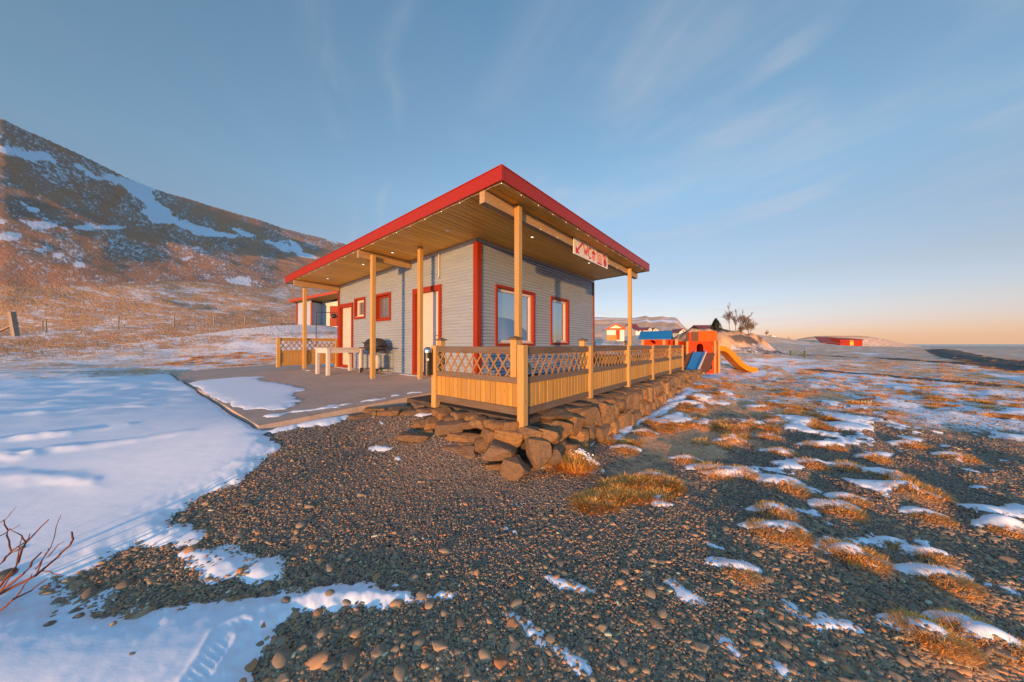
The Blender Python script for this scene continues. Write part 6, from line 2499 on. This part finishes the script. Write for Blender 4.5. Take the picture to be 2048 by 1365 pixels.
def build_shed():
    """second service hut on the slope behind, seen past the far porch post"""
    Y = 26.0
    k = Y / FPX
    p = aty(632, 651, Y)
    t = empty('service_hut', (p.x, p.y, p.z), math.radians(-4))
    tag(t, 'smaller pale hut with red trim and red door up the slope behind', 'hut')
    X = lambda u: (u - 632) * k
    Z = lambda v: (651 - v) * k
    zl, zr = Z(604), Z(588)
    # left closed half
    m = MB()
    xs = np.linspace(X(591), X(622), 28)
    vs = []
    for i, x in enumerate(xs):
        yy = -.012 if i % 2 else .012
        vs += [(x, yy, -.6), (x, yy, zl + (x - X(591)) / (X(680) - X(591)) * (zr - zl) - .02)]
    m.add(vs, [(2 * i, 2 * i + 2, 2 * i + 3, 2 * i + 1) for i in range(len(xs) - 1)])
    m.build('wall_cladding', M['corrugated'], t, fix=False)
    m = MB()
    m.box(X(591), X(622), .03, 5, -.6, zl)
    m.box(X(622.2), X(700), 1.3, 5, -.6, zl + .25)
    m.build('inner_wall', M['corrugated'], t)
    for u in (590, 621):
        m = MB()
        m.box(X(u), X(u + 3.2), -.05, -.014, -.6, zl - .02)
        m.build('corner_trim', M['red'], t)
    m = MB()
    a, b = X(586), X(704)
    z1, z2 = Z(606), Z(585.5)
    m.hexa([(a, -.5, z1), (b, -.5, z2), (b, 5.4, z2), (a, 5.4, z1), (a, -.5, z1 + .06), (b, -.5, z2 + .06), (b, 5.4, z2 + .06), (a, 5.4, z1 + .06)])
    roof = m.build('roof', M['pine_x'], t)
    m = MB()
    m.hexa([(a, -.55, z1 - .02), (b, -.55, z2 - .02), (b, -.51, z2 - .02), (a, -.51, z1 - .02), (a, -.55, z1 + .20), (b, -.55, z2 + .20), (b, -.51, z2 + .20), (a, -.51, z1 + .20)])
    m.build('fascia', M['fascia'], roof)
    m = MB()
    m.box(X(640.5), X(661), 1.24, 1.28, 0, Z(609))
    d = m.build('door', M['red'], t)
    m = MB()
    m.box(X(643), X(644), 1.19, 1.235, Z(634), Z(630))
    m.build('handle', M['steel'], d)
    # grill by its door
    q = aty(668, 651, Y + .6)
    g = empty('kettle_grill', (q.x, q.y, p.z), 0)
    tag(g, 'small dark grill standing beside the red door of the hut', 'grill')
    m = MB()
    m.lathe([(.02, .62), (.16, .66), (.24, .76), (.235, .82)], 16)
    m.build('bowl', M['black'], g, smooth=True)
    m = MB()
    m.lathe([(.24, .822), (.21, .92), (.12, .99), (.02, 1.01)], 16)
    m.build('lid', M['black'], g, smooth=True)
    for s in (-1, 1):
        m = MB()
        m.tube([(s * .2, 0, 0), (s * .18, 0, .7)], .02, 6)
        m.build('leg', M['black'], g)
    # bare metal frame on the slope
    Yf = 15.5
    a = aty(632.5, 624, Yf)
    b = aty(676, 623.5, Yf + .4)
    gz = g1(a.x, a.y)
    t = empty('metal_frame', (a.x, a.y, gz))
    tag(t, 'thin dark metal pole frame standing on the snowy slope', 'frame')
    h = a.z - gz
    m = MB()
    m.tube([(0, 0, -.2), (0, 0, h)], .022, 8)
    m.build('pole', M['charcoal'], t)
    m = MB()
    m.tube([(0, 0, h - .02), (b.x - a.x, .4, h - .02)], .018, 8)
    m.build('crossbar', M['charcoal'], t)
    m = MB()
    m.tube([(b.x - a.x, .4, -.4), (b.x - a.x, .4, h)], .022, 8)
    m.build('pole', M['charcoal'], t)


build_shed()


def build_wire_fence():
    cells = [(85, 663, 640, 25.5, .05), (92, 664, 637, 25.0, .06), (236, 656, 631, 26, .06), (348, 650, 628, 27, .07), (427, 646, 627, 28.5, .06), (490, 641, 625, 30.5, .06), (541, 638, 622, 32, .06)]
    first = aty(30, 664, 23)
    t = empty('wire_fence', (first.x, first.y, 0))
    tag(t, 'old sheep fence with thin grey posts along the foot of the hill', 'fence')
    tops = []

    def rel(x, y, z):
        return (x - first.x, y - first.y, z)
    # heavy corner post with its brace
    gz = g1(first.x, first.y)
    m = MB()
    m.bar(rel(first.x + .12, first.y, gz - .3), rel(first.x - .28, first.y, gz + 1.75), .26, .26, up=(0, 1, 0))
    m.build('post', M['old_post'], t)
    a = aty(-10, 668, 23.2)
    m = MB()
    m.bar(rel(a.x - .6, a.y, g1(a.x, a.y) - .1), rel(first.x, first.y + .1, gz + .95), .12, .12)
    m.build('brace', M['old_post'], t)
    tops.append(Vector(rel(first.x, first.y, gz)))
    for u, vb, vt, Y, w in cells:
        p = aty(u, vb, Y)
        z = g1(p.x, p.y)
        h = (vb - vt) * Y / FPX
        m = MB()
        m.tube([rel(p.x, p.y, z - .3), rel(p.x + random.uniform(-.06, .06), p.y, z + h)], w * .75, 7)
        m.build('post', M['old_post'], t)
        tops.append(Vector(rel(p.x, p.y, z)))
    for hh in (.35, .65, .95):
        m = MB()
        m.tube([p + Vector((0, 0, hh)) for p in tops], .006, 4)
        m.build('wire', M['zinc'], t)


build_wire_fence()


def build_gate():
    p = aty(1582, 709, 38)
    q = aty(1610, 711, 37)
    gz = g1(p.x, p.y)
    t = empty('field_gate', (p.x, p.y, gz))
    tag(t, 'small green wooden gate with crossed brace beside the field track', 'gate')
    d = Vector((q.x - p.x, q.y - p.y, 0))
    for s in (0, 1):
        m = MB()
        c = d * s
        m.box(c.x - .08, c.x + .08, c.y - .08, c.y + .08, -.2, .62)
        m.build('post', M['green_gate'], t)
    m = MB()
    m.bar((0, 0, .12), tuple(d * .5 + Vector((0, 0, .58))), .05, .07)
    m.bar(tuple(d * .5 + Vector((0, 0, .58))), tuple(d + Vector((0, 0, .12))), .05, .07)
    m.build('brace', M['green_gate'], t)
    m = MB()
    m.bar((0, 0, .22), tuple(d + Vector((0, 0, .22))), .05, .07)
    m.build('rail', M['green_gate'], t)


build_gate()


# ------------------------------------------------------------------ trees on the bluff
def grow(m, p, d, L, rad, depth, r, spread=.55):
    q = p + d * L
    mid = p + d * L * .5 + Vector(r.normal(0, L * .04, 3))
    m.tube([p, mid, q], [max(rad, .006), max(rad * .8, .0055), max(rad * .6, .005)], 5 if depth > 2 else 3, cap=False)
    if depth == 0:
        return
    for i in range(4):
        a = Vector(r.normal(0, 1, 3))
        nd = (d + a.normalized() * spread * r.uniform(.6, 1.2) + Vector((0, 0, .22))).normalized()
        s = r.uniform(.35, 1.0)
        grow(m, p + d * L * s, nd, L * r.uniform(.5, .75), rad * .55, depth - 1, r, spread)


def bare_tree(u, v_base, v_top, Y, seed, label, spread=.55, depth=4, rad=.07, group=None, stems=1):
    p = aty(u, v_base, Y)
    z = g1(p.x, p.y)
    h = (v_base - v_top) * Y / FPX
    t = empty('bare_tree', (p.x, p.y, z))
    tag(t, label, 'tree', group)
    r = np.random.default_rng(seed)
    tr, cr = MB(), MB()
    for s in range(stems):
        d = Vector((r.normal(0, .10 + .12 * (stems > 1)), r.normal(0, .1), 1)).normalized()
        top = d * h * .55
        tr.tube([(0, 0, -.4), tuple(top * .5), tuple(top)], [rad, rad * .8, rad * .55], 6)
        for i in range(13):
            f = r.uniform(.35, 1.0)
            nd = (d + Vector((r.normal(0, spread), r.normal(0, spread), .2))).normalized()
            grow(cr, top * f, nd, h * .42 * r.uniform(.5, .9) * (1.15 - f * .4), rad * .32, depth - 1, r, spread)
        grow(cr, top, d, h * .32, rad * .4, depth - 1, r, spread * .7)
    tr.build('trunk', M['bark'], t, fix=False)
    cr.build('crown', M['bark'], t, fix=False)


def build_trees():
    bare_tree(1459, 672, 627, 47, 1, 'tall slim leafless tree, first beside the spruce', .4, 4, .05)
    bare_tree(1471, 671, 630, 47.5, 2, 'thin leafless tree in the middle of the clump on the bluff', .4, 4, .045)
    bare_tree(1480, 670, 631, 47, 3, 'leafless tree with upright branches on top of the bluff', .45, 4, .05, stems=2)
    bare_tree(1498, 667, 640, 46, 4, 'wide rounded leafless tree at the edge of the bluff', .75, 4, .045, stems=3)
    bare_tree(1484, 668, 652, 45.5, 9, 'low twiggy bush between the leafless trees', .8, 4, .05, stems=3)
    bare_tree(1533, 674, 658, 120, 5, 'lone small leafless tree on the skyline past the bluff', .7, 3, .12)
    bare_tree(1577, 675, 661, 125, 6, 'lone leafless tree on the skyline left of the barn', .7, 3, .12)
    bare_tree(1661, 674, 664.5, 150, 7, 'small leafless tree on the mound above the barn', .8, 3, .12)
    bare_tree(1683, 673, 666, 152, 8, 'tiny leafless tree at the right end of the mound', .8, 3, .12)
    # spruce
    Y = 54
    p = aty(1432, 672, Y)
    t = empty('spruce_tree', (p.x, p.y, g1(p.x, p.y)))
    tag(t, 'dark green spruce in front of the red roof on the bluff', 'tree')
    h = CAM_Z + (688.8 - 638) / FPX * Y - g1(p.x, p.y)
    m = MB()
    m.tube([(0, 0, -.3), (0, 0, h * .96)], [.12, .015], 7)
    m.build('trunk', M['bark'], t)
    r = np.random.default_rng(3)
    V, F = [], []
    for i in range(150):
        f = i / 150
        z = h * (.10 + .90 * f)
        L = (1 - f) ** .8 * 1.75 + .10
        a = i * 2.4 + r.normal(0, .3)
        tip = Vector((math.cos(a) * L, math.sin(a) * L, z - .25 * L + r.normal(0, .06)))
        root = Vector((0, 0, z))
        for j in range(26):
            s = r.uniform(.12, 1.0)
            c = root.lerp(tip, s) + Vector(r.normal(0, .05, 3))
            sz = .16 * (1.15 - s * .5)
            a1, a2 = Vector(r.normal(0, 1, 3)).normalized() * sz, Vector(r.normal(0, 1, 3)).normalized() * sz * .45
            n = len(V)
            V += [tuple(c - a1), tuple(c + a2), tuple(c + a1), tuple(c - a2)]
            F.append((n, n + 1, n + 2, n + 3))
    put('crown', np_mesh('crown', np.array(V), np.array(F), M['needle'], smooth=False), t)


build_trees()
